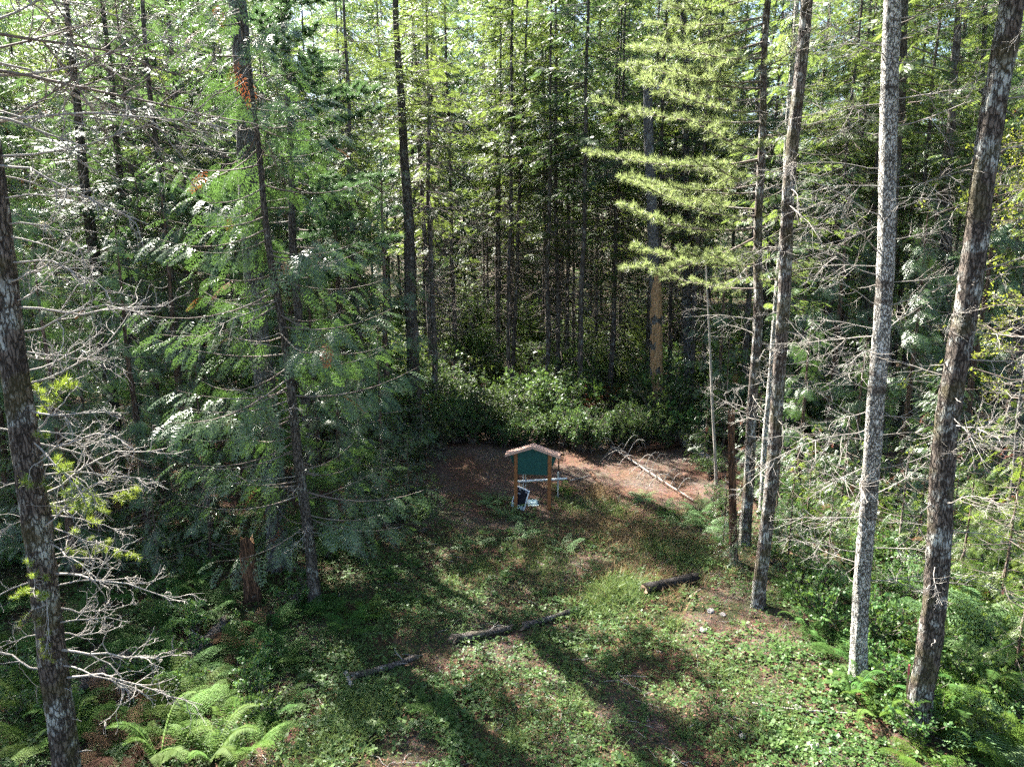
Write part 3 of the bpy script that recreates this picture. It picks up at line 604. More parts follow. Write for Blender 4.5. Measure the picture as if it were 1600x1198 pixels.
for a in ((640, 800, 0, 0, .62), (600, 840, 1, 0, .7), (560, 870, 0, 0, .6), (1130, 850, 1, 0, .5), (1150, 890, 0, 0, .45), (1230, 880, 1, 0, .7), (1290, 900, 0, 0, .65), (1130, 700, 0, 1, 1.3), (1180, 760, 0, 0, .9),
          (1560, 960, 1, 1, 1.0), (1610, 900, 0, 1, 1.2), (1580, 1080, 0, 1, .7), (1480, 880, 1, 0, .8), (1100, 730, 0, 0, .7), (1400, 880, 0, 0, .9), (440, 900, 0, 0, .7), (330, 880, 1, 0, .8), (250, 900, 0, 0, .7), (660, 720, 1, 0, .7), (1545, 840, 0, 1, 1.1), (1260, 820, 1, 1, .8), (1310, 830, 0, 0, .9), (1350, 860, 1, 1, .8), (1430, 870, 0, 1, .9), (1500, 920, 1, 1, .8), (1210, 830, 0, 0, .8), (1460, 780, 0, 1, 1.2)):
    sapling(*a)

# ------------------------------------------------------------------ the forest behind
pts = [(o.location.x, o.location.y) for o in COL.objects if o.parent is None and o.get('category') in ('tree', 'dead tree')]
tries = 0; nfar = 0
GAP = .0
def stand(n_, Y0, Y1, pw, dmin):
    global tries, nfar
    tries = 0; nfar = 0
    while nfar < n_ and tries < 8000:
        tries += 1
        Yf = Y0 + (Y1 - Y0) * R.random() ** pw; px = R.uniform(-230, 1830); x = (px - 800) / FPX * Yf * 1.02
        if min((x - a) ** 2 + (Yf - b_) ** 2 for a, b_ in pts) < dmin ** 2: continue
        if Yf < 34 and 640 < px < 1010: continue
        if 50 < Yf < 75 and abs(px - 825) < 18: continue
        pts.append((x, Yf)); k = int(R.integers(4)); sc = float(R.uniform(.85, 1.15))
        hv = 8.8 + .302 * Yf + R.uniform(1, 5); h2_ = hv + R.uniform(2, 11); hv = h2_ if Yf < 60 and not shades(x, Yf, 8., h2_, 1.2) else hv; short = hv < 24.5; sc = hv / (22. if short else 31. if Yf < 72 else 33.)
        tops = np.array([[x - sdir.x / sdir.z * z_, Yf - sdir.y / sdir.z * z_] for z_ in np.linspace(8, hv, 12)])
        if (((tops[:, 0] - .5) / 5.5) ** 2 + ((tops[:, 1] - 17.5) / 8.) ** 2 < 1).any() and R.random() < GAP: continue
        if Yf < 75 and shades(x, Yf, 8., hv, 1.5): continue
        if Yf > 45 and (((tops[:, 0] - .5) / 9) ** 2 + ((tops[:, 1] - 38) / 9.) ** 2 < 1).any() and R.random() < GAP * .7: continue
        cr = C_FIRS[k % 2] if short else C_FIR[k] if Yf < 72 else C_FAR[k % 2]
        if R.random() < .5: cr = C_FIRSD[k % 2] if short else C_FIRD[k % 2] if Yf < 72 else C_FARD[k % 2]
        tk = float(R.uniform(.7, 1.05)) if Yf < 72 else 1.
        rt = root('fir_tree', '', 'tree', (x, Yf, float(ground(x, Yf)) - .05), 'firs of the stand behind', (float(R.normal(0, .012)), float(R.normal(0, .012)), float(R.random() * 6.28)), (1., 1., sc))
        link('trunk', T_SHORT[k % 2] if short else T_FAR[k % 3], rt, scl=(tk * .8, tk * .8, 1.)); link('crown', cr, rt, rot=(0, 0, float(R.random() * 6)))
        if Yf < 72: link('dead_branches', TWIGS[k % 3], rt)
        AUTO.append((rt, x, Yf, 'added near-row shade fir' if Yf < 45 else ('slim fir' if Yf < 72 else 'distant fir'))); nfar += 1
stand(200, 31, 72, 1.15, 1.65); stand(75, 74, 118, 1., 3.5)
sp0 = []; tries = 0
while len(sp0) < 105 and tries < 3000:
    tries += 1; Yf = R.uniform(42, 92); px = R.uniform(-200, 1800); x = (px - 800) / FPX * Yf
    if abs(px - 815) < 60 or any((x - a) ** 2 + (Yf - b_) ** 2 < 6 for a, b_ in sp0): continue
    sp0.append((x, Yf)); o = simple_tree('young_fir', '', 'tree', x, Yf, T_YOUNG, C_YOUNG[len(sp0) % 2], float(R.uniform(.5, 1.15)), R.random() * 6.28, 'young firs in the understorey'); AUTO.append((o, x, Yf, 'bushy young fir'))
def far_wood():
    g = Geo(); TV, TF = SP['fir']
    for i in range(120):
        x0 = R.uniform(-150, 150); y0 = R.uniform(130, 175); H = R.uniform(52, 72); n_ = 80; z = R.uniform(.03, 1, n_) * H; a = R.random(n_) * 6.28
        rr_ = 6. * (1 - z / H) ** .4 * R.uniform(.25, 1, n_); P0 = np.stack([x0 + rr_ * np.cos(a), y0 + rr_ * np.sin(a), z], 1); D0 = norm(np.stack([np.cos(a), np.sin(a), R.normal(-.25, .2, n_)], 1))
        scatter(g, TV, TF, frames(D0, norm(np.array([0, 0, 1.]) + R.normal(0, .3, (n_, 3)))), P0, R.uniform(5.5, 8.5, n_), 0)
    return g.mesh('far_forest', M['firdark'])
fo = struct('far_forest', far_wood(), 'stuff'); fo['label'] = 'far wall of sunlit conifers closing the view'
for x, y, k in ((-11.8, 24.6, 0), (-6.4, 29.2, 1), (-10.4, 29.6, 0), (-3.6, 31.8, 1)):  # extra firs added up-sun to throw shade on the clearing
    o = simple_tree('fir_tree', '', 'tree', x, y, T_SHORT[k], C_FIRS[k] if k else C_FIRSD[k], (.85, .85, 1.), R.random() * 6.28, 'firs of the stand behind', TWIGS[k]); AUTO.append((o, x, y, 'added near-row shade fir'))
for px, y, k in ((700, 84, 0), (728, 90, 1), (716, 99, 0), (745, 80, 1), (690, 96, 1)):
    x = (px - 800) / FPX * y * 1.02; o = simple_tree('fir_tree', '', 'tree', x, y, T_FAR[k], C_FARD[k], (1., 1., 1.12), R.random() * 6.28, 'firs of the stand behind'); AUTO.append((o, x, y, 'distant fir'))
# trees beside the clearing that stand outside the frame (they shade it)
for i, (x, y, k) in enumerate(((-17, 16, 0), (-21, 22, 1), (-15, 9, 3), (-24, 30, 2), (-12, 3, 1), (16, 18, 0), (18, 25, 2), (15, 10, 3), (-30, 24, 3), (21, 14, 1))):
    o = simple_tree('fir_tree', '', 'tree', x, y, T_FAR[k % 3], C_FIR[k], 1.0, R.random() * 6.28, 'firs of the stand behind', TWIGS[k % 3]); AUTO.append((o, x, y, 'side fir'))

# ------------------------------------------------------------------ shrubs
def shrub_mesh(rad_, h, nstem, nleaf, Ls, Ws, mats):
    g = Geo(); P, Rr = [], []; B, D = [], []
    for i in range(nstem):
        a = R.random() * 6.28; tip = np.array([math.cos(a), math.sin(a), 0]) * rad_ * R.random() ** .6 + [0, 0, h * R.uniform(.55, 1.05)]
        s = np.linspace(0, 1, 5)[:, None]; st = np.array([*(R.normal(0, .08, 2)), -.05]); p = st + (tip - st) * s; p[:, :2] -= (tip[:2] * .25) * (s * (1 - s) * 2); p[1:-1] += R.normal(0, .04, (3, 3))
        P.append(p); Rr.append(np.linspace(.011, .004, 5))
        for k in range(max(2, nleaf // nstem // 13)):
            t = 1 - R.random() ** 1.6 * .7; q = np.array([np.interp(t, s[:, 0], p[:, c]) for c in range(3)])
            tw = norm(norm(tip * [1, 1, .3]) * .6 + R.normal(0, .7, 3) + [0, 0, .25]); l_ = R.uniform(.05, .38) * h / 1.4
            P.append(q + tw * l_ * np.linspace(0, 1, 5)[:, None]); Rr.append(np.linspace(.005, .002, 5))
            for j in range(13): B.append(q + tw * l_ * R.uniform(.45, 1.05) + R.normal(0, .035, 3)); D.append(norm(tw * .8 + R.normal(0, .6, 3) + [0, 0, .05]))
    B = np.array(B); D = np.array(D); n_ = len(B)
    V, F = leaflets(B, D, R.uniform(.7, 1.2, n_) * Ls, R.uniform(.8, 1.15, n_) * Ws, norm(np.array([0, 0, 1.]) + R.normal(0, .5, (n_, 3))), .42)
    gl = Geo().add(V, F, 0, np.repeat(np.clip(R.normal(.45, .28, n_), 0, 1), 4), False)
    V, F = tubes(np.array(P), np.array(Rr), 3); gs = Geo().add(V, F)
    return gl.mesh('foliage', mats), gs.mesh('stems', M['twig'])
S_H = [shrub_mesh(.95, R.uniform(1.2, 1.7), 36, R.integers(1700, 3000), .075, .048, M['huck']) for _ in range(4)]
S_L = [(with_mat(S_H[1][0], M['hucklime']), S_H[1][1])]
S_S = [shrub_mesh(.6, .8, 22, 750, .085, .058, M['salal']) for _ in range(3)]
S_B = [shrub_mesh(.9, 1.3, 20, 950, .12, .075, M['salal']) for _ in range(2)]
S_D = [(with_mat(S_H[0][0], M['flag']), S_H[0][1])]
def shrub(x, y, kind, sc, name='huckleberry_shrub', phrase='dark green leafy shrub', group='shrubs of the understorey', sq=1.):
    me = kind[R.integers(len(kind))]
    rt = root(name, '', 'shrub', (x, y, float(ground(x, y)) - .03), group, (0, 0, R.random() * 6.28), (sc, sc, sc * sq))
    link('foliage', me[0], rt); link('stems', me[1], rt); AUTO.append((rt, x, y, phrase)); return rt
sp = []; tries = 0
def far_from(x, y, d): 
    return all((x - a) ** 2 + (y - b_) ** 2 > d * d for a, b_ in sp)
while len(sp) < 260 and tries < 12000:        # the bank of shrubs behind the bare earth
    tries += 1; Yf = 29.6 + 42 * R.random() ** 1.35; px = R.uniform(380, 1350); x = (px - 800) / FPX * Yf * 1.02
    if Yf < 31 and abs(px - 1000) < 60: continue
    if not far_from(x, Yf, 1.15): continue
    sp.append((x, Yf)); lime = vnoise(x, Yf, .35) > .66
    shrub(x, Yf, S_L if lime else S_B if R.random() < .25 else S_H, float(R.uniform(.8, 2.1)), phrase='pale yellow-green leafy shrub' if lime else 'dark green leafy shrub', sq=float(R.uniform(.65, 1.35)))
for px, py, sc in ((645, 790, .9), (620, 815, .8), (660, 830, .7), (590, 800, 1.), (1085, 712, .8), (1040, 700, .9), (1110, 745, .7), (690, 700, 1.), (650, 735, 1.), (600, 740, 1.1), (560, 760, 1.), (1130, 800, .7), (1175, 780, .8), (720, 690, 1.), (905, 688, .8), (1000, 692, .9), (955, 690, .7)):
    p = gp(px, py); shrub(p[0], p[1], S_H, sc)
for i_ in range(22):
    Yf = R.uniform(66, 98); x = (R.uniform(725, 885) - 800) / FPX * Yf * 1.02; shrub(x, Yf, S_L if i_ % 2 else S_B, float(R.uniform(1.6, 2.6)), phrase='sunlit shrub between thin trunks')  # alternate shrubs get lime leaves, sunlight put into the leaf colour
for i_ in range(26):
    px = 640 + i_ * 15 + R.uniform(-8, 8); p = gp(px, 703 - R.uniform(0, 14) + (8 if px > 900 else 0)); shrub(p[0], p[1] + R.uniform(0, .9), S_H, float(R.uniform(.8, 1.25)))
for px, py in ((925, 622), (968, 612), (655, 640)):
    p = gp(px, py + 42); shrub(p[0], p[1], S_D, .95, 'dead_shrub', 'rust-brown dead brushy shrub', 'dead brown brush', 1.35)
tries = 0; sp = []
while len(sp) < 95 and tries < 5000:         # broad-leaved shrubs under the trees on the right
    tries += 1; px = R.uniform(1190, 1700); py = R.uniform(760, 1160)
    if px < 1330 and py > 1030: continue
    if px - 1200 < (py - 880) * .75: continue
    p = gp(px, py)
    if not far_from(p[0], p[1], .62): continue
    sp.append((p[0], p[1])); lime = px > 1470 and R.random() < .45
    shrub(p[0], p[1], S_S if not lime else [(with_mat(S_S[0][0], M['hucklime']), S_S[0][1])] if not S_L[1:] else S_L[1:], float(R.uniform(.7, 1.15)), 'salal_shrub', 'low yellow-green broad-leaved shrub' if lime else 'low glossy broad-leaved shrub', 'low broad-leaved shrubs')
    if lime and len(S_L) == 1: S_L.append((with_mat(S_S[0][0], M['hucklime']), S_S[0][1]))
tries = 0; n0 = len(sp)
while len(sp) < n0 + 45 and tries < 5000:    # and in the shade on the left
    tries += 1; px = R.uniform(-80, 560); py = R.uniform(830, 1150)
    if px > 470 + (1000 - py) * .35: continue
    p = gp(px, py)
    if not far_from(p[0], p[1], .8): continue
    sp.append((p[0], p[1])); shrub(p[0], p[1], S_S, float(R.uniform(.5, .9)), 'salal_shrub', 'low glossy broad-leaved shrub', 'low broad-leaved shrubs')

# young broad-leaved tree reaching in from the right
def broadleaf(H, z0, Rm, nb):
    g = Geo(); P, Rr, B, D = [], [], [], []
    for i in range(nb):
        z = z0 + (H - z0) * (i + R.random()) / nb; a = R.random() * 6.28; L = Rm * R.uniform(.5, 1.1); s = np.linspace(0, 1, 6)
        d = np.array([math.cos(a), math.sin(a), R.uniform(0, .4)]); p = np.array([0, 0, z]) + d * (L * s)[:, None]; p[:, 2] -= .25 * L * s * s; p[1:] += R.normal(0, .05, (5, 3)); P.append(p); Rr.append(np.linspace(.018, .005, 6))
        for k in range(9):
            t = R.uniform(.3, 1); q = np.array([np.interp(t, s, p[:, c]) for c in range(3)]); d2 = norm(d + R.normal(0, .7, 3)); l2 = R.uniform(.25, .7); P.append(q + d2 * (l2 * s)[:, None]); Rr.append(np.linspace(.007, .003, 6))
            for j in range(14): B.append(q + d2 * l2 * R.uniform(.2, 1.05) + R.normal(0, .04, 3)); D.append(norm(d2 + R.normal(0, .8, 3)))
    B = np.array(B); D = np.array(D); n_ = len(B)
    V, F = leaflets(B, D, R.uniform(.05, .085, n_), R.uniform(.03, .05, n_), norm(np.array([0, 0, 1.]) + R.normal(0, .6, (n_, 3))))
    g.add(V, F, 0, np.repeat(R.random(n_), 4), False); V, F = tubes(np.array(P), np.array(Rr), 4); g.add(V, F, 1); return g.mesh('crown', [M['maple'], M['twig']])
for px, Yf, H, lab in ((1655, 12.5, 11.5, 'slender young tree with yellow-green leaves reaching in beside the thick leaning trunk'), (1590, 19, 12, 'leafy yellow-green young tree behind the thick leaning trunk')):
    p = at(px, 700, Yf); rt = root('young_broadleaf_tree', lab, 'tree', (p[0], p[1], float(ground(p[0], p[1]))))
    link('trunk', trunk_mesh(*straight(H, .07, .015, (0, 0), .5, .06), M['bark_grey'], 9, .3), rt); link('crown', broadleaf(H, 4.2, 2.3, 42), rt)
    for i in range(9): link('dead_branch', GN[i % 9], rt, (0, 0, R.uniform(3, 7)), (R.random(), R.normal(.3, .2), PI + R.normal(0, .8)), .55)

# ------------------------------------------------------------------ ferns
def bracken_frond():
    b, d, ln, wd = [], [], [], []; L = .95; nst = 13; pts_ = []
    for i in range(14):
        t = i / 13; pts_.append([t * L * .9 + .05, 0, .42 * math.sin(min(t * 1.7, 1.6)) - .16 * t * t])
    pts_ = np.array([[0, 0, 0]] + pts_)
    for i in range(nst):
        t = .22 + .78 * i / nst; k = t * (len(pts_) - 1); p = np.array([np.interp(k, np.arange(len(pts_)), pts_[:, c]) for c in range(3)])
        for s in (-1, 1):
            pl = .34 * (1 - (t - .22) / .8) ** .9 + .02; a = rad(68 - 20 * t)
            dv = np.array([math.cos(a), s * math.sin(a), -.12 + R.normal(0, .05)]); m_ = max(3, int(pl / .028))
            for j in range(m_):
                u = (j + .5) / m_; q = p + dv * pl * u - np.array([0, 0, .1 * pl * u * u])
                for s2 in (-1, 1):
                    a2 = math.atan2(dv[1], dv[0]) + s2 * rad(66); b.append(q); d.append([math.cos(a2), math.sin(a2), -.08]); ln.append(.085 * (1 - u * .75) * min(1, pl / .2) + .012); wd.append(.0145)
            b.append(p + dv * pl * .9 - np.array([0, 0, .08 * pl])); d.append(dv); ln.append(.04); wd.append(.015)
    d = np.array(d, float); V, F = leaflets(b, d, ln, wd, np.tile([0, 0, 1.], (len(d), 1)) + R.normal(0, .2, (len(d), 3)))
    return V, F, pts_
def sword_frond():
    b, d, ln, wd = [], [], [], []; s = np.linspace(0, 1, 12); pts_ = np.stack([s * .75, s * 0, .62 * np.sin(s * 2.1) ], 1)
    for i in range(30):
        t = .1 + .9 * i / 30; p = np.array([np.interp(t, s, pts_[:, c]) for c in range(3)])
        for q in (-1, 1):
            b.append(p); d.append([.45, q, -.15 + R.normal(0, .08)]); ln.append(.11 * math.sin(math.pi * (.18 + .8 * t)) ** .7 + .01); wd.append(.024)
    d = np.array(d, float); V, F = leaflets(b, d, ln, wd, np.tile([0, 0, 1.], (len(d), 1)) + R.normal(0, .15, (len(d), 3)), .3); return V, F, pts_
def frond(fn, mat):
    V, F, pts_ = fn(); g = Geo().add(V, F, 0, np.repeat(np.clip(R.normal(.5, .2, len(F)), 0, 1), 4), False); K = len(pts_)
    V, F = tubes(pts_, np.linspace(.006, .002, K), 3); g.add(V, F, 0, .9); return g.mesh('frond', mat)
FR = {'b': [frond(bracken_frond, M['fern']) for _ in range(3)], 's': [frond(sword_frond, M['fern']) for _ in range(2)]}
FR['bl'] = [with_mat(x, M['fernlime']) for x in FR['b']]; FR['sl'] = [with_mat(x, M['fernlime']) for x in FR['s']]; FR['bd'] = [with_mat(x, M['fernbrown']) for x in FR['b'][:2]]
FR['bp'] = [with_mat(x, M['fernpale']) for x in FR['b']]
FN = {'bp': 'pale green bracken', 'b': 'feathery green bracken', 's': 'upright green sword fern', 'bl': 'yellow-green bracken', 'sl': 'yellow-green sword fern', 'bd': 'dead brown bracken'}
def fern(px, py, kind, sc=1., nf=8):
    p = gp(px, py); sc = sc * 1.1; rt = root('fern', '', 'fern', p - [0, 0, .02], 'ferns', (0, 0, R.random() * 6.28), sc)
    for i in range(nf):
        a = 6.28 * (i + R.uniform(-.3, .3)) / nf
        link('frond', FR[kind][R.integers(len(FR[kind]))], rt, (0, 0, 0), (R.normal(0, .15), R.uniform(-.35, .25), a), float(R.uniform(.75, 1.15)))
    AUTO.append((rt, p[0], p[1], FN[kind]))
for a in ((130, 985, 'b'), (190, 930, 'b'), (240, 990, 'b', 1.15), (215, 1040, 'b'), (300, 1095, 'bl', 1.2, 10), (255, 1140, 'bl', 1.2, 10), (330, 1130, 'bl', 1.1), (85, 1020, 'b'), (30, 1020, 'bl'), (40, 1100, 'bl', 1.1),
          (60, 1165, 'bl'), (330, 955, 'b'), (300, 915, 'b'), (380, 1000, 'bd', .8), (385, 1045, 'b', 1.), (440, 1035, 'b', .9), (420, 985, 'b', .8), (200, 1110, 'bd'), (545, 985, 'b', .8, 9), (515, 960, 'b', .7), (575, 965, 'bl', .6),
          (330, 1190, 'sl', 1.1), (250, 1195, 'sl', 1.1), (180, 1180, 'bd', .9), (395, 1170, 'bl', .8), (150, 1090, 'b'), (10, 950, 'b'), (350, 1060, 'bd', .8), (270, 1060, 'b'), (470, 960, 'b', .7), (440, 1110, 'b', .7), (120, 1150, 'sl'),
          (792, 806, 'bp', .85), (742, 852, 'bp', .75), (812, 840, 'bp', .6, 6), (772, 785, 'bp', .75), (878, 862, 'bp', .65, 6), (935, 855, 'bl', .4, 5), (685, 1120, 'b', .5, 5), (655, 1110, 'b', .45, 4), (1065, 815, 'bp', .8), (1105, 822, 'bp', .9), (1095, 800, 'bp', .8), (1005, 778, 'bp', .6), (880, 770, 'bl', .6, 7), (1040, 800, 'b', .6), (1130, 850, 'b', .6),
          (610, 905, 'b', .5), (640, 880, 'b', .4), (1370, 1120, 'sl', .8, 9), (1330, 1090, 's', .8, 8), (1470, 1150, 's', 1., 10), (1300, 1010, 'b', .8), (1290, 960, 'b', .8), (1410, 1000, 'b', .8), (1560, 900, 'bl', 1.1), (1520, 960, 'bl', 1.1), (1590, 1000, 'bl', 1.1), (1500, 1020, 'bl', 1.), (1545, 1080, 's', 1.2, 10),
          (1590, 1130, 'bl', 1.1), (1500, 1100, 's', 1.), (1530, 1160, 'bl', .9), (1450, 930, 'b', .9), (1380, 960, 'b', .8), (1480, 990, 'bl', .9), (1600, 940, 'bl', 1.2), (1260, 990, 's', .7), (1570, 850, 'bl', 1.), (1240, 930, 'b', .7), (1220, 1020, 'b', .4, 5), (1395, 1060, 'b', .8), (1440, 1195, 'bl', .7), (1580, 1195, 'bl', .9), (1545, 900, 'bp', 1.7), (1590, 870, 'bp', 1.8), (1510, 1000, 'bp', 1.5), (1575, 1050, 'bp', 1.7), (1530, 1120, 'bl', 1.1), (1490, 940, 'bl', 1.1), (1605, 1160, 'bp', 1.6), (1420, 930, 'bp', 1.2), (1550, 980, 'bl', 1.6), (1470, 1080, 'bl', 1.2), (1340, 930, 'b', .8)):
    fern(*a)

# ------------------------------------------------------------------ ground cover, grass, litter (stuff)
def zone(px0, px1, Y0, Y1, n_):
    Yv = Y0 + (Y1 - Y0) * R.random(n_) ** 1.15; px = R.uniform(px0, px1, n_); return (px - 800) / FPX * Yv * 1.05, Yv, px
def cover():
    x, y, px = zone(-120, 1720, 8.5, 24.5, 110000)
    dens = .58 + 1.2 * (vnoise(x, y, .55) - .25) + 1.3 * (vnoise(x, y, 1.9) - .5) + .8 * (vnoise(x, y, 5.) - .5)
    dens *= np.clip((23.6 - y) / 3.5, 0, 1) * np.clip(1 - np.exp(-(((x - .3) / 1.6) ** 2 + ((y - 22.6) / 1.6) ** 2)) * .8, 0, 1)
    dirt = np.exp(-(((x - 4.3) / 1.3) ** 2 + ((y - 14.5) / 2.2) ** 2)); dens -= .3 * dirt
    keep = R.random(len(x)) < dens; x = x[keep]; y = y[keep]; n_ = len(x)
    z = ground(x, y) + R.uniform(.015, .10, n_) + .16 * np.clip(vnoise(x, y, 1.9) - .35, 0, 1)
    a0 = R.random(n_) * 6.28; B, D, Ls, Ws, vv = [], [], [], [], []; sz = R.uniform(.025, .045, n_) * (1 + 1.2 * (R.random(n_) < .18)) * (.7 + .8 * vnoise(x, y, .8)); v0 = np.clip(R.normal(.4, .28, n_), 0, 1)
    for k in range(3):
        a = a0 + k * 2.09 + R.normal(0, .25, n_); D.append(np.stack([np.cos(a), np.sin(a), R.normal(.05, .3, n_)], 1)); B.append(np.stack([x, y, z], 1)); Ls.append(sz); Ws.append(sz * .72); vv.append(v0)
    B = np.concatenate(B); D = np.concatenate(D); nl = len(B)
    V, F = leaflets(B, D, np.concatenate(Ls), np.concatenate(Ws), norm(np.array([0, 0, 1.]) + R.normal(0, .3, (nl, 3))), .5)
    return Geo().add(V, F, 0, np.repeat(np.concatenate(vv), 4), False).mesh('ground_cover', M['cover'])
struct('ground_cover', cover(), 'stuff')['label'] = 'small green trailing leaves covering the clearing floor'
def blades(spots, mat, name):
    B, D, L = [], [], []
    for px, py, rr_, n_, h in spots:
        c = gp(px, py); x = c[0] + R.normal(0, rr_, n_); y = c[1] + R.normal(0, rr_ * 1.3, n_)
        B.append(np.stack([x, y, ground(x, y)], 1)); D.append(np.stack([R.normal(0, .45, n_), R.normal(0, .45, n_), np.ones(n_)], 1)); L.append(h * R.uniform(.5, 1.2, n_))
    B = np.concatenate(B); D = norm(np.concatenate(D)); L = np.concatenate(L)[:, None]; n_ = len(B); sd = norm(np.cross(D, R.normal(0, 1, (n_, 3)))) * .0075
    bend = norm(D * [1, 1, 0] + R.normal(0, .2, (n_, 3)) * [1, 1, 0]) * L * R.uniform(.1, .6, n_)[:, None]; mid = B + D * L * .55 + bend * .25; tip = B + D * L * .85 + bend
    V = np.stack([B - sd, B + sd, mid + sd * .8, tip, mid - sd * .8], 1).reshape(-1, 3); i0 = np.arange(n_) * 5
    g = Geo().add(V, np.stack([i0, i0 + 1, i0 + 2, i0 + 4], 1), 0, np.repeat(R.random(n_), 5), False); g.add(V, np.stack([i0 + 4, i0 + 2, i0 + 3], 1), 0, np.repeat(R.random(n_), 5), False)
    return g.mesh(name, mat)
gs = [(955, 935, .35, 900, .42), (985, 920, .3, 600, .4), (925, 950, .3, 500, .35), (560, 1120, .3, 420, .4), (530, 1165, .35, 380, .45), (600, 1090, .3, 400, .3), (1030, 860, .4, 500, .4), (960, 800, .35, 500, .35), (900, 790, .4, 400, .3), (640, 950, .5, 500, .22), (850, 880, .5, 500, .25), (1000, 1000, .6, 500, .2), (760, 900, .5, 400, .2), (470, 1180, .4, 200, .4), (1080, 880, .4, 400, .35)]
gs += [(R.uniform(480, 1250), R.uniform(840, 1190), R.uniform(.1, .4), int(R.uniform(40, 160)), R.uniform(.12, .3)) for _ in range(90)]
struct('grass', blades(gs, M['grass'], 'grass'), 'stuff')['label'] = 'thin green grass tufts across the clearing'
ds = [(935, 775, .3, 450, .4), (950, 830, .5, 500, .38), (1000, 830, .5, 480, .4), (900, 820, .5, 180, .3), (1050, 850, .45, 240, .4), (1020, 900, .4, 160, .35), (830, 860, .6, 120, .25), (970, 860, .5, 200, .35)]
ds += [(R.uniform(700, 1150), R.uniform(790, 950), R.uniform(.1, .3), int(R.uniform(30, 90)), R.uniform(.15, .35)) for _ in range(40)]
struct('dry_grass', blades(ds, M['drygrass'], 'dry_grass'), 'stuff')['label'] = 'dry straw-brown grass below the notice board'
def litter():
    x, y, px = zone(-100, 1700, 9, 31, 48000); z = ground(x, y) + R.uniform(.012, .035, len(x)); a = R.random(len(x)) * 6.28; n_ = len(x)
    D = np.stack([np.cos(a), np.sin(a), R.normal(0, .25, n_)], 1); V, F = leaflets(np.stack([x, y, z], 1), D, R.uniform(.03, .11, n_), R.uniform(.006, .035, n_), norm(np.array([0, 0, 1.]) + R.normal(0, .35, (n_, 3))))
    return Geo().add(V, F, 0, np.repeat(R.random(n_) ** 1.5, 4), False).mesh('leaf_litter', M['litter'])
struct('leaf_litter', litter(), 'stuff')['label'] = 'brown needles and leaf litter on the forest floor'
def under():
    n_ = 110000; Yv = 38 + 95 * R.random(n_) ** 1.2; px = R.uniform(-300, 1900, n_); x = (px - 800) / FPX * Yv * 1.03; dn = vnoise(x, Yv, .22)
    k = R.random(n_) < .55 + dn; x = x[k]; Yv = Yv[k]; n_ = len(x); h = np.clip(R.normal(.7, .5, n_), .02, 2.2) * (vnoise(x, Yv, .4) + .3); a = R.random(n_) * 6.28
    D = np.stack([np.cos(a), np.sin(a), R.normal(.1, .35, n_)], 1); V, F = leaflets(np.stack([x, Yv, ground(x, Yv) + h], 1), D, R.uniform(.2, .5, n_), R.uniform(.1, .2, n_), norm(np.array([0, 0, 1.]) + R.normal(0, .5, (n_, 3))))
    return Geo().add(V, F, 0, np.repeat(R.random(n_), 4), False).mesh('undergrowth', M['huck'])
struct('undergrowth', under(), 'stuff')['label'] = 'low leafy undergrowth beneath the far firs'
def twiglitter():
    P, Rr = [], []
    for i in range(420):
        p = gp(R.uniform(-50, 1650), R.uniform(720, 1195)); a = R.random() * 6.28; L = R.uniform(.15, .7); s = np.linspace(-.5, .5, 5)
        q = np.stack([p[0] + math.cos(a) * L * s, p[1] + math.sin(a) * L * s, s * 0], 1); q[:, :2] += R.normal(0, .02, (5, 2)); q[:, 2] = ground(q[:, 0], q[:, 1]) + .03; P.append(q); Rr.append(np.linspace(.009, .004, 5))
    V, F = tubes(np.array(P), np.array(Rr), 4); return Geo().add(V, F).mesh('twig_litter', M['deadwood'])
struct('twig_litter', twiglitter(), 'stuff')['label'] = 'small grey fallen twigs scattered over the ground'

# ------------------------------------------------------------------ notice board
pL, pR = gp(806, 794), gp(858, 796)
c = (pL + pR) / 2; ang = math.atan2(pR[1] - pL[1], pR[0] - pL[0]); W2 = np.linalg.norm(pR - pL) / 2; LM.append((c[0], c[1], 'the green notice board'))
kb = root('notice_board', 'dark green notice board with gabled wooden roof on two brown posts', 'notice board', (c[0], c[1], min(pL[2], pR[2])), None, (0, 0, ang))
HP, ZB, HA = 1.90, 1.20, 2.13
for s in (-1, 1):
    v, f = box((s * W2, 0, HP / 2 - .1), (.11, .11, HP + .2)); link('post', Geo().add(v, f, 0, .5, False).mesh('post', M['post_wood']), kb)
xw = W2 - .06
def prism_geo(g, poly, d0, d1, mat=0):
    v, side, caps = prism(poly, d0, d1); g.add(v, side, mat, .5, False)
    for cpoly in caps: g.add(v, [cpoly], mat, .5, False)
    return g
zr = lambda x: HA - .025 - abs(x) * .34
poly = [(-xw, ZB), (xw, ZB), (xw, zr(xw) - .02), (0, zr(0) - .02), (-xw, zr(xw) - .02)]
link('board_panel', prism_geo(Geo(), poly, -.03, .03).mesh('board_panel', M['green_board']), kb)
for s in (-1, 1):
    x0, x1, x2 = s * (W2 + .06), s * (W2 + .22), s * (W2 + .09)
    poly = [(x0, ZB + .22), (x2, ZB + .25), (x1, zr(abs(x1)) - .03), (x0, zr(abs(x0)) - .03)]
    if s < 0: poly = poly[::-1]
    link('side_panel', prism_geo(Geo(), poly, .06, .11).mesh('side_panel', M['green_board']), kb)
XE = .88
rf = link('roof', None, kb)
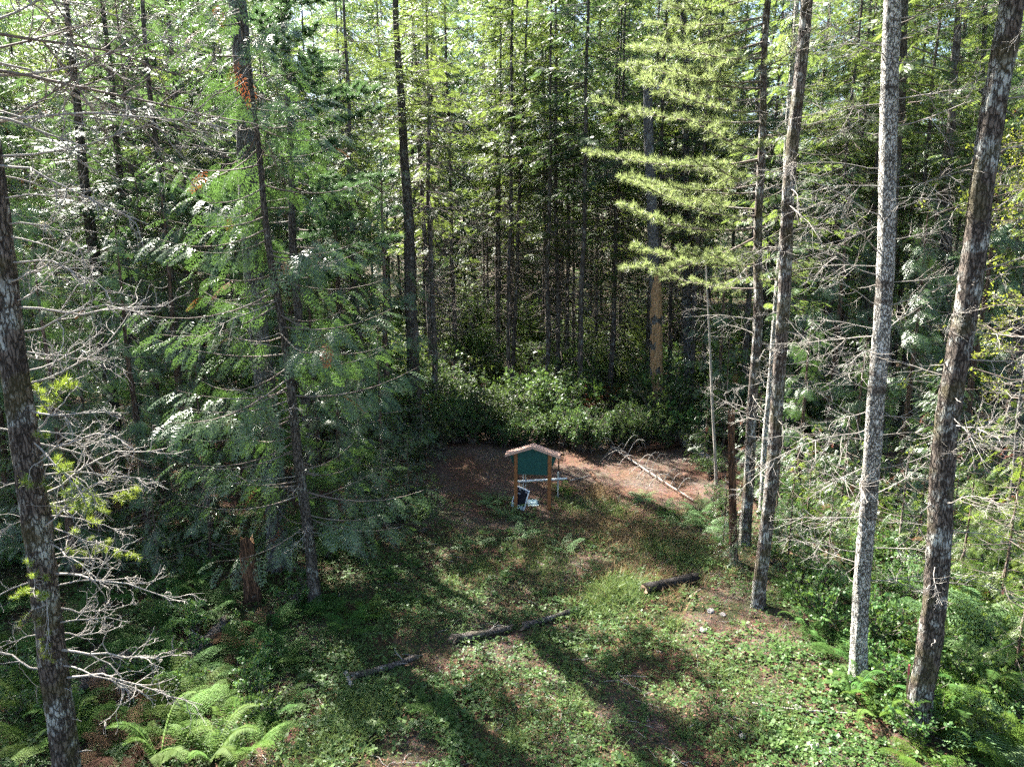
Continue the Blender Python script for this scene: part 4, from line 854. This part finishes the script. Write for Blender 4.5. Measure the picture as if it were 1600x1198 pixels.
for s in (-1, 1):
    slope = math.atan(.34)
    poly = [(0, HA), (s * XE, HA - XE * .34), (s * XE, HA - XE * .34 + .05), (0, HA + .05)]
    if s < 0: poly = poly[::-1]
    link('roof_deck', prism_geo(Geo(), poly, -.10, .20).mesh('roof_deck', M['roof_wood']), rf)
    poly = [(s * .002, HA - .03), (s * (XE + .015), HA - XE * .34 - .035), (s * (XE + .015), HA - XE * .34 + .058), (s * .002, HA + .063)]
    if s < 0: poly = poly[::-1]
    link('fascia_board', prism_geo(Geo(), poly, -.128, -.103).mesh('fascia_board', M['roof_wood']), rf)
    poly2 = [(x, z) for x, z in poly]; link('fascia_board', prism_geo(Geo(), poly2, .203, .228).mesh('fascia_board', M['roof_wood']), rf)

# ------------------------------------------------------------------ pipe gate, leaning sign, pale board behind the notice board
Yg = c[1] + 1.0
def pipe(name, a, b_, r, mat, parent, org):
    P = np.array([a, a + (b_ - a) * .5, b_]) - org; V, F = tubes(P, np.full(3, r), 10); g = Geo().add(V, F)
    for e, fl in ((0, 0), (2, 1)):
        ring = V.reshape(3, 10, 3)[e]; g.add(ring, [list(range(10))[::(1 if fl else -1)]], 0, .5, False)
    return link(name, g.mesh(name, mat), parent)
g0 = at(845, 786, Yg); g0[2] = float(ground(g0[0], Yg)); gr = root('pipe_gate', 'low galvanised pipe rail on thin uprights behind the notice board', 'gate', g0)
def vert(px, pytop, Yv, r, mat, nm='upright'):
    t = at(px, pytop, Yv); bt = t.copy(); bt[2] = float(ground(t[0], Yv)) - .15; return pipe(nm, bt, t, r, mat, gr, g0)
pipe('rail', at(803, 752.5, Yg - .08), at(886, 747.5, Yg - .08), .042, M['galv'], gr, g0)
vert(817.5, 728, Yg, .026, M['galv']); vert(821.5, 728, Yg + .03, .016, M['galv']); vert(872, 737, Yg, .036, M['galv'], 'gate_post')
p = at(871, 785, Yg + .5); p[2] = float(ground(p[0], p[1])); rt = root('burnt_stick', 'thin dark upright stick beside the notice board roof', 'stick', p)
pth, rr = straight(2.2, .035, .015, (.0, 0), .2, .02); link('stem', trunk_mesh(pth, rr, M['char'], 7, 0), rt)
for i in range(4): link('twig', STUB[i], rt, (0, 0, .9 + .3 * i), (0, -.3, i * 1.9), .5)
# sign: leaning panel turned sideways
YS = c[1] + .22
A0, A1, B1, B0 = at(798, 785, YS - .05), at(818.5, 794, YS - .28), at(815, 760, YS - .12), at(793, 750.5, YS + .1)
so = (A0 + A1) / 2; ux = norm(A1 - A0); uz = norm(B0 - A0); nrm_ = norm(np.cross(ux, uz)); uz = np.cross(nrm_, ux); uz = -uz if uz[2] < 0 else uz
if nrm_[1] > 0: nrm_ = -nrm_
sw, sh = np.linalg.norm(A1 - A0), np.linalg.norm(B0 - A0)
so[2] = float(ground(so[0], so[1])) + .0
sg = tag(link('sale_sign', None, None, tuple(so)), 'dark printed sign with white border leaning behind the board post', 'sign')
def plate(x0, x1, z0, z1, off, th):
    cs = []
    for dpt in (off - th, off):
        for x, z in ((x0, z0), (x1, z0), (x1, z1), (x0, z1)): cs.append(ux * x + uz * z + nrm_ * dpt)
    f = [[0, 1, 2, 3], [7, 6, 5, 4], [0, 4, 5, 1], [1, 5, 6, 2], [2, 6, 7, 3], [3, 7, 4, 0]]; return np.array(cs), f
def addp(nm, *a, mat): return link(nm, Geo().add(*plate(*a), 0, .5, False).mesh(nm, mat), sg)
h2 = sw / 2
addp('sign_panel', -h2, h2, 0, sh, 0, .02, mat=M['sign_white'])
addp('dark_print', -h2 + .035, h2 - .035, .20 * sh, sh - .035, .004, .003, mat=M['sign_dark'])
addp('footer_strip', -h2 + .035, h2 - .035, .025, .19 * sh, .004, .003, mat=M['sign_blue'])
def text(body, x, z, size, mat, parent=sg):
    cu = bpy.data.curves.new('sign_lettering', 'FONT'); cu.body = body; cu.size = size; cu.extrude = .0005; cu.materials.append(mat)
    to = bpy.data.objects.new('text_source', cu); me = bpy.data.meshes.new_from_object(to); bpy.data.objects.remove(to); me.name = 'sign_lettering'; o = link('sign_lettering', me, parent)
    o.matrix_local = Matrix(((ux[0], uz[0], nrm_[0], 0), (ux[1], uz[1], nrm_[1], 0), (ux[2], uz[2], nrm_[2], 0), (0, 0, 0, 1))) if np.dot(np.cross(ux, uz), nrm_) > 0 else Matrix(((ux[0], uz[0], -nrm_[0], 0), (ux[1], uz[1], -nrm_[1], 0), (ux[2], uz[2], -nrm_[2], 0), (0, 0, 0, 1)))
    pos = ux * x + uz * z + nrm_ * .006; o.location = tuple(pos); return o
text('LA', -h2 + .06, sh * .83, .13, M['sign_ink']); text('N', h2 - .14, sh * .83, .13, M['sign_ink'])
addp('faint_print_line', -h2 + .08, -h2 + .22, sh * .68, sh * .73, .007, .002, mat=M['sign_ink'])
# pale board lying on the ground
p = gp(832, 788); rt = root('pale_board', 'pale weathered board lying on the ground between the board posts', 'board', p + [0, .1, .02], None, (.25, 0, .06))
v, f = box((0, 0, .05), (.34, .2, .045)); link('plank', Geo().add(v, f, 0, .5, False).mesh('plank', M['pale_board']), rt); v, f = box((.02, -.16, .015), (.36, .1, .035)); link('plank', Geo().add(v, f, 0, .5, False).mesh('plank', M['pale_board']), rt)
# stake at the thick trunk
p = gp(1412, 1132); t = at(1421, 1036, p[1] + .02); rt = root('survey_stake', 'thin wooden stake with pink top leaning on the thick trunk', 'stake', p)
d = t - p; 
def bar(a, b_, w_, mat, nm):
    V, F = tubes(np.array([a, b_]), np.full(2, w_), 4); g = Geo().add(V, F, 0, .5, False)
    q = V.reshape(2, 4, 3); g.add(q[1], [[0, 1, 2, 3]], 0, .5, False); return link(nm, g.mesh(nm, mat), rt)
bar(-d * .05, d * .82, .02, M['stake_wood'], 'stake'); bar(d * .82, d * .98, .0205, M['pink'], 'painted_top')

# ------------------------------------------------------------------ logs and fallen wood
def log(p0, p1, r0, r1, mat, label, name='fallen_log', stubs=0, bend=.05, n=12, lift=.75, jag=True, cat='log'):
    a, b_ = gp(*p0), gp(*p1); K = 14; s = np.linspace(0, 1, K); P = a + (b_ - a) * s[:, None]
    P[:, 2] = ground(P[:, 0], P[:, 1]) ; P[:, 2] = P[:, 2] * .5 + np.linspace(P[0, 2], P[-1, 2], K) * .5 + lift * np.linspace(r0, r1, K) + .03
    per = norm(np.cross(b_ - a, [0, 0, 1.])); P += per * (bend * np.sin(s * 3.1 + R.random()))[:, None]
    o = P[K // 2].copy(); o[2] = float(ground(o[0], o[1])); rr_ = np.linspace(r0, r1, K) * (1 + R.normal(0, .06, K))
    V, F = tubes(P - o, rr_, n); V = V + R.normal(0, .07 * r0, V.shape); Vr = V.reshape(K, n, 3)
    if jag:
        dr = norm(b_ - a); Vr[-1] += dr * R.uniform(0, 2.2 * r1, n)[:, None]; Vr[0] -= dr * R.uniform(0, 2.2 * r0, n)[:, None]
    rt = root(name, label, cat, o); link('log_body', Geo().add(Vr.reshape(-1, 3), F).mesh('log_body', mat), rt)
    for e, sg_ in ((0, -1), (K - 1, 1)):
        ring = Vr[e]; cc_ = ring.mean(0) - norm(b_ - a) * sg_ * .03; fs = [[i, (i + 1) % n, n] for i in range(n)]
        link('log_end', Geo().add(np.concatenate([ring, [cc_]]), fs, 0, .5, False).mesh('log_end', M['endgrain']), rt)
    for i in range(stubs):
        k = R.integers(1, K - 1); a_ = R.uniform(0, 6.28); link('branch_stub', STUB[i % 4], rt, tuple(P[k] - o), (R.random(), -.5, a_), float(R.uniform(.5, .9)))
    LM.append((o[0], o[1], None)); return rt, P, o
log((1015, 926), (1080, 911), .12, .11, M['charred'], 'short charred black log on the clearing edge near the dark mossy fir', bend=.02, lift=1.1)
log((714, 1003), (795, 985), .105, .06, M['oldlog'], 'grey-brown split branch log lying in the middle of the ground cover', stubs=2)
log((820, 982), (908, 955), .075, .06, M['oldlog'], 'half-buried end of a brown log among the grass tufts', bend=.01)
log((556, 1062), (645, 1036), .07, .06, M['oldlog'], 'thin grey fallen pole in front of the ferns', stubs=2, lift=1.4)
log((541, 1056), (549, 1074), .05, .045, M['deadwood'], 'short pale broken stick end lying across the grey pole', bend=.0)
log((130, 1080), (195, 1035), .15, .13, M['oldlog'], 'old grey log among ferns by the lichen-spotted trunk', stubs=3)
log((300, 1035), (350, 985), .16, .14, M['oldlog'], 'weathered mossy log end among brown bracken', stubs=2)
log((1175, 1100), (1330, 1118), .02, .012, M['deadwood'], 'thin pale stick lying near the white-barked trunk', n=6, jag=False, cat='stick')
log((470, 1075), (512, 1070), .04, .035, M['oldlog'], 'short dark stick in the shade beside the ferns', cat='stick')
log((1060, 688), (1125, 735), .17, .14, M['deadwood'], 'pale lichen-crusted log on the dark brushy bank beside the pine', stubs=4)
log((1000, 705), (1090, 690), .10, .07, M['char'], 'dark fallen trunk on the brushy bank below the snag', stubs=4)
log((890, 752), (925, 744), .03, .02, M['deadwood'], 'pale broken branch lying just right of the pipe rail', stubs=2)
log((925, 742), (975, 800), .07, .05, M['char'], 'dark rotting log slanting through dry grass right of the notice board', stubs=1)
log((770, 955), (797, 985), .018, .010, M['char'], 'thin dark stick standing out of the sunlit patch', n=6, jag=False, cat='stick')
log((915, 500), (945, 545), .11, .09, M['bark_far'], 'leaning fallen trunk deep among the shrubs', lift=6., n=8)
rt, P, o = log((955, 703), (1082, 785), .036, .024, M['deadwood'], 'thin bleached fallen sapling with curved bare ribs of branches', 'fallen_sapling', bend=.03, n=8, cat='fallen tree', lift=3.)
per = norm(np.cross(P[-1] - P[0], [0, 0, 1.])); dr = norm(P[-1] - P[0])
for i in range(17):                      # long arching side branches
    k = 1 + int(11 * (i + .5) / 17); sd = 1 if i % 2 else -1; L = R.uniform(.7, 1.5); s = np.linspace(0, 1, 9)[:, None]
    q = P[k] - o + per * sd * L * s * .9 - dr * L * .35 * s ** 2 * R.uniform(.4, 1.4) + np.array([0, 0, 1.]) * (L * R.uniform(.8, 1.3) * s * (1 - s) * 2 - s * .15)
    Ps, Rs = [q], [np.linspace(.018, .008, 9)]
    for j in range(3):
        k2 = R.integers(3, 8); d2 = norm(per * sd + R.normal(0, .7, 3)); Ps.append(q[k2] + d2 * .35 * R.uniform(.5, 1.) * s - np.array([0, 0, .15]) * s * s); Rs.append(np.linspace(.006, .003, 9))
    V, F = tubes(np.array(Ps), np.array(Rs), 4); link('side_branch', Geo().add(V, F).mesh('side_branch', M['deadwood']), rt)
# stones
def stone(px, py, r):
    p = gp(px, py); th, ph_ = np.meshgrid(np.linspace(0, 6.283, 9)[:-1], np.linspace(.15, PI - .15, 5)); V = np.stack([np.sin(ph_) * np.cos(th), np.sin(ph_) * np.sin(th), np.cos(ph_) * .55], -1) * (1 + R.normal(0, .13, th.shape))[..., None]
    ii = np.arange(40).reshape(5, 8); F = np.stack([ii[:-1], np.roll(ii[:-1], -1, 1), np.roll(ii[1:], -1, 1), ii[1:]], -1).reshape(-1, 4)
    g = Geo().add(V.reshape(-1, 3) * r, F[:, ::-1], 0, .5, False); g.add(V[0] * r, [list(range(8))], 0, .5, False)
    o = link('stone', g.mesh('stone', M['rock']), None, tuple(p + [0, 0, r * .15]), (0, 0, R.random() * 6)); tag(o, '', 'stone', 'stones in the earth'); AUTO.append((o, p[0], p[1], 'small grey stone'))
for a in ((1160, 1150, .07), (1245, 1105, .08), (1110, 955, .1), (1130, 960, .07), (1270, 1165, .12), (1300, 1175, .09), (1100, 985, .09), (1290, 1190, .1), (1095, 1010, .06), (590, 880, .07)): stone(*a)

# ------------------------------------------------------------------ wording of the labels: nearest landmark, side, order
LMK = [(x, y, s) for x, y, s in LM if s]
ORD = ['leftmost', 'second', 'third', 'fourth', 'fifth', 'sixth', 'seventh', 'eighth', 'ninth', 'tenth', 'eleventh', 'twelfth', '13th', '14th', '15th', '16th', '17th', '18th', '19th', '20th']
buckets = {}
for o, x, y, ph in AUTO:
    lx, ly, ls = min(LMK, key=lambda l: (math.hypot((x / y - l[0] / l[1]) * 25, (y - l[1]) * .6)))
    du, dv_ = x / y - lx / ly, y - ly
    far = ' far' if dv_ > 18 else ''
    rel = ('behind' if dv_ > 0 else 'in front of') if abs(dv_) * .035 > abs(du) else ('left of' if du < 0 else 'right of')
    buckets.setdefault(f'{ph}{far} {rel} {ls}', []).append((project((x, y, 1.))[0], o))
def ordinal(i):
    n_ = i + 1
    return ORD[i] if i < 12 else f"{n_}{'th' if 10 < n_ % 100 < 14 else {1: 'st', 2: 'nd', 3: 'rd'}.get(n_ % 10, 'th')}"
final = {}
for k, lst in buckets.items():
    if len(lst) <= 9: final[k] = lst; continue
    ds_ = sorted(o.location.y for _, o in lst); q = max(2, min(4, round(len(lst) / 9))); names = {2: ('front row', 'back row'), 3: ('front row', 'middle row', 'back row'), 4: ('front row', 'second row', 'third row', 'back row')}[q]
    for _, o in lst: final.setdefault(f"{k}, {names[min(q - 1, int(ds_.index(o.location.y) * q / len(lst)))]}", []).append((_, o))
for k, lst in final.items():
    lst.sort(key=lambda t: t[0])
    for i, (_, o) in enumerate(lst):
        o['label'] = k if len(lst) == 1 else f'{k}, leftmost' if i == 0 else f'{k}, rightmost' if i == len(lst) - 1 else f'{k}, {ordinal(i)} from left'
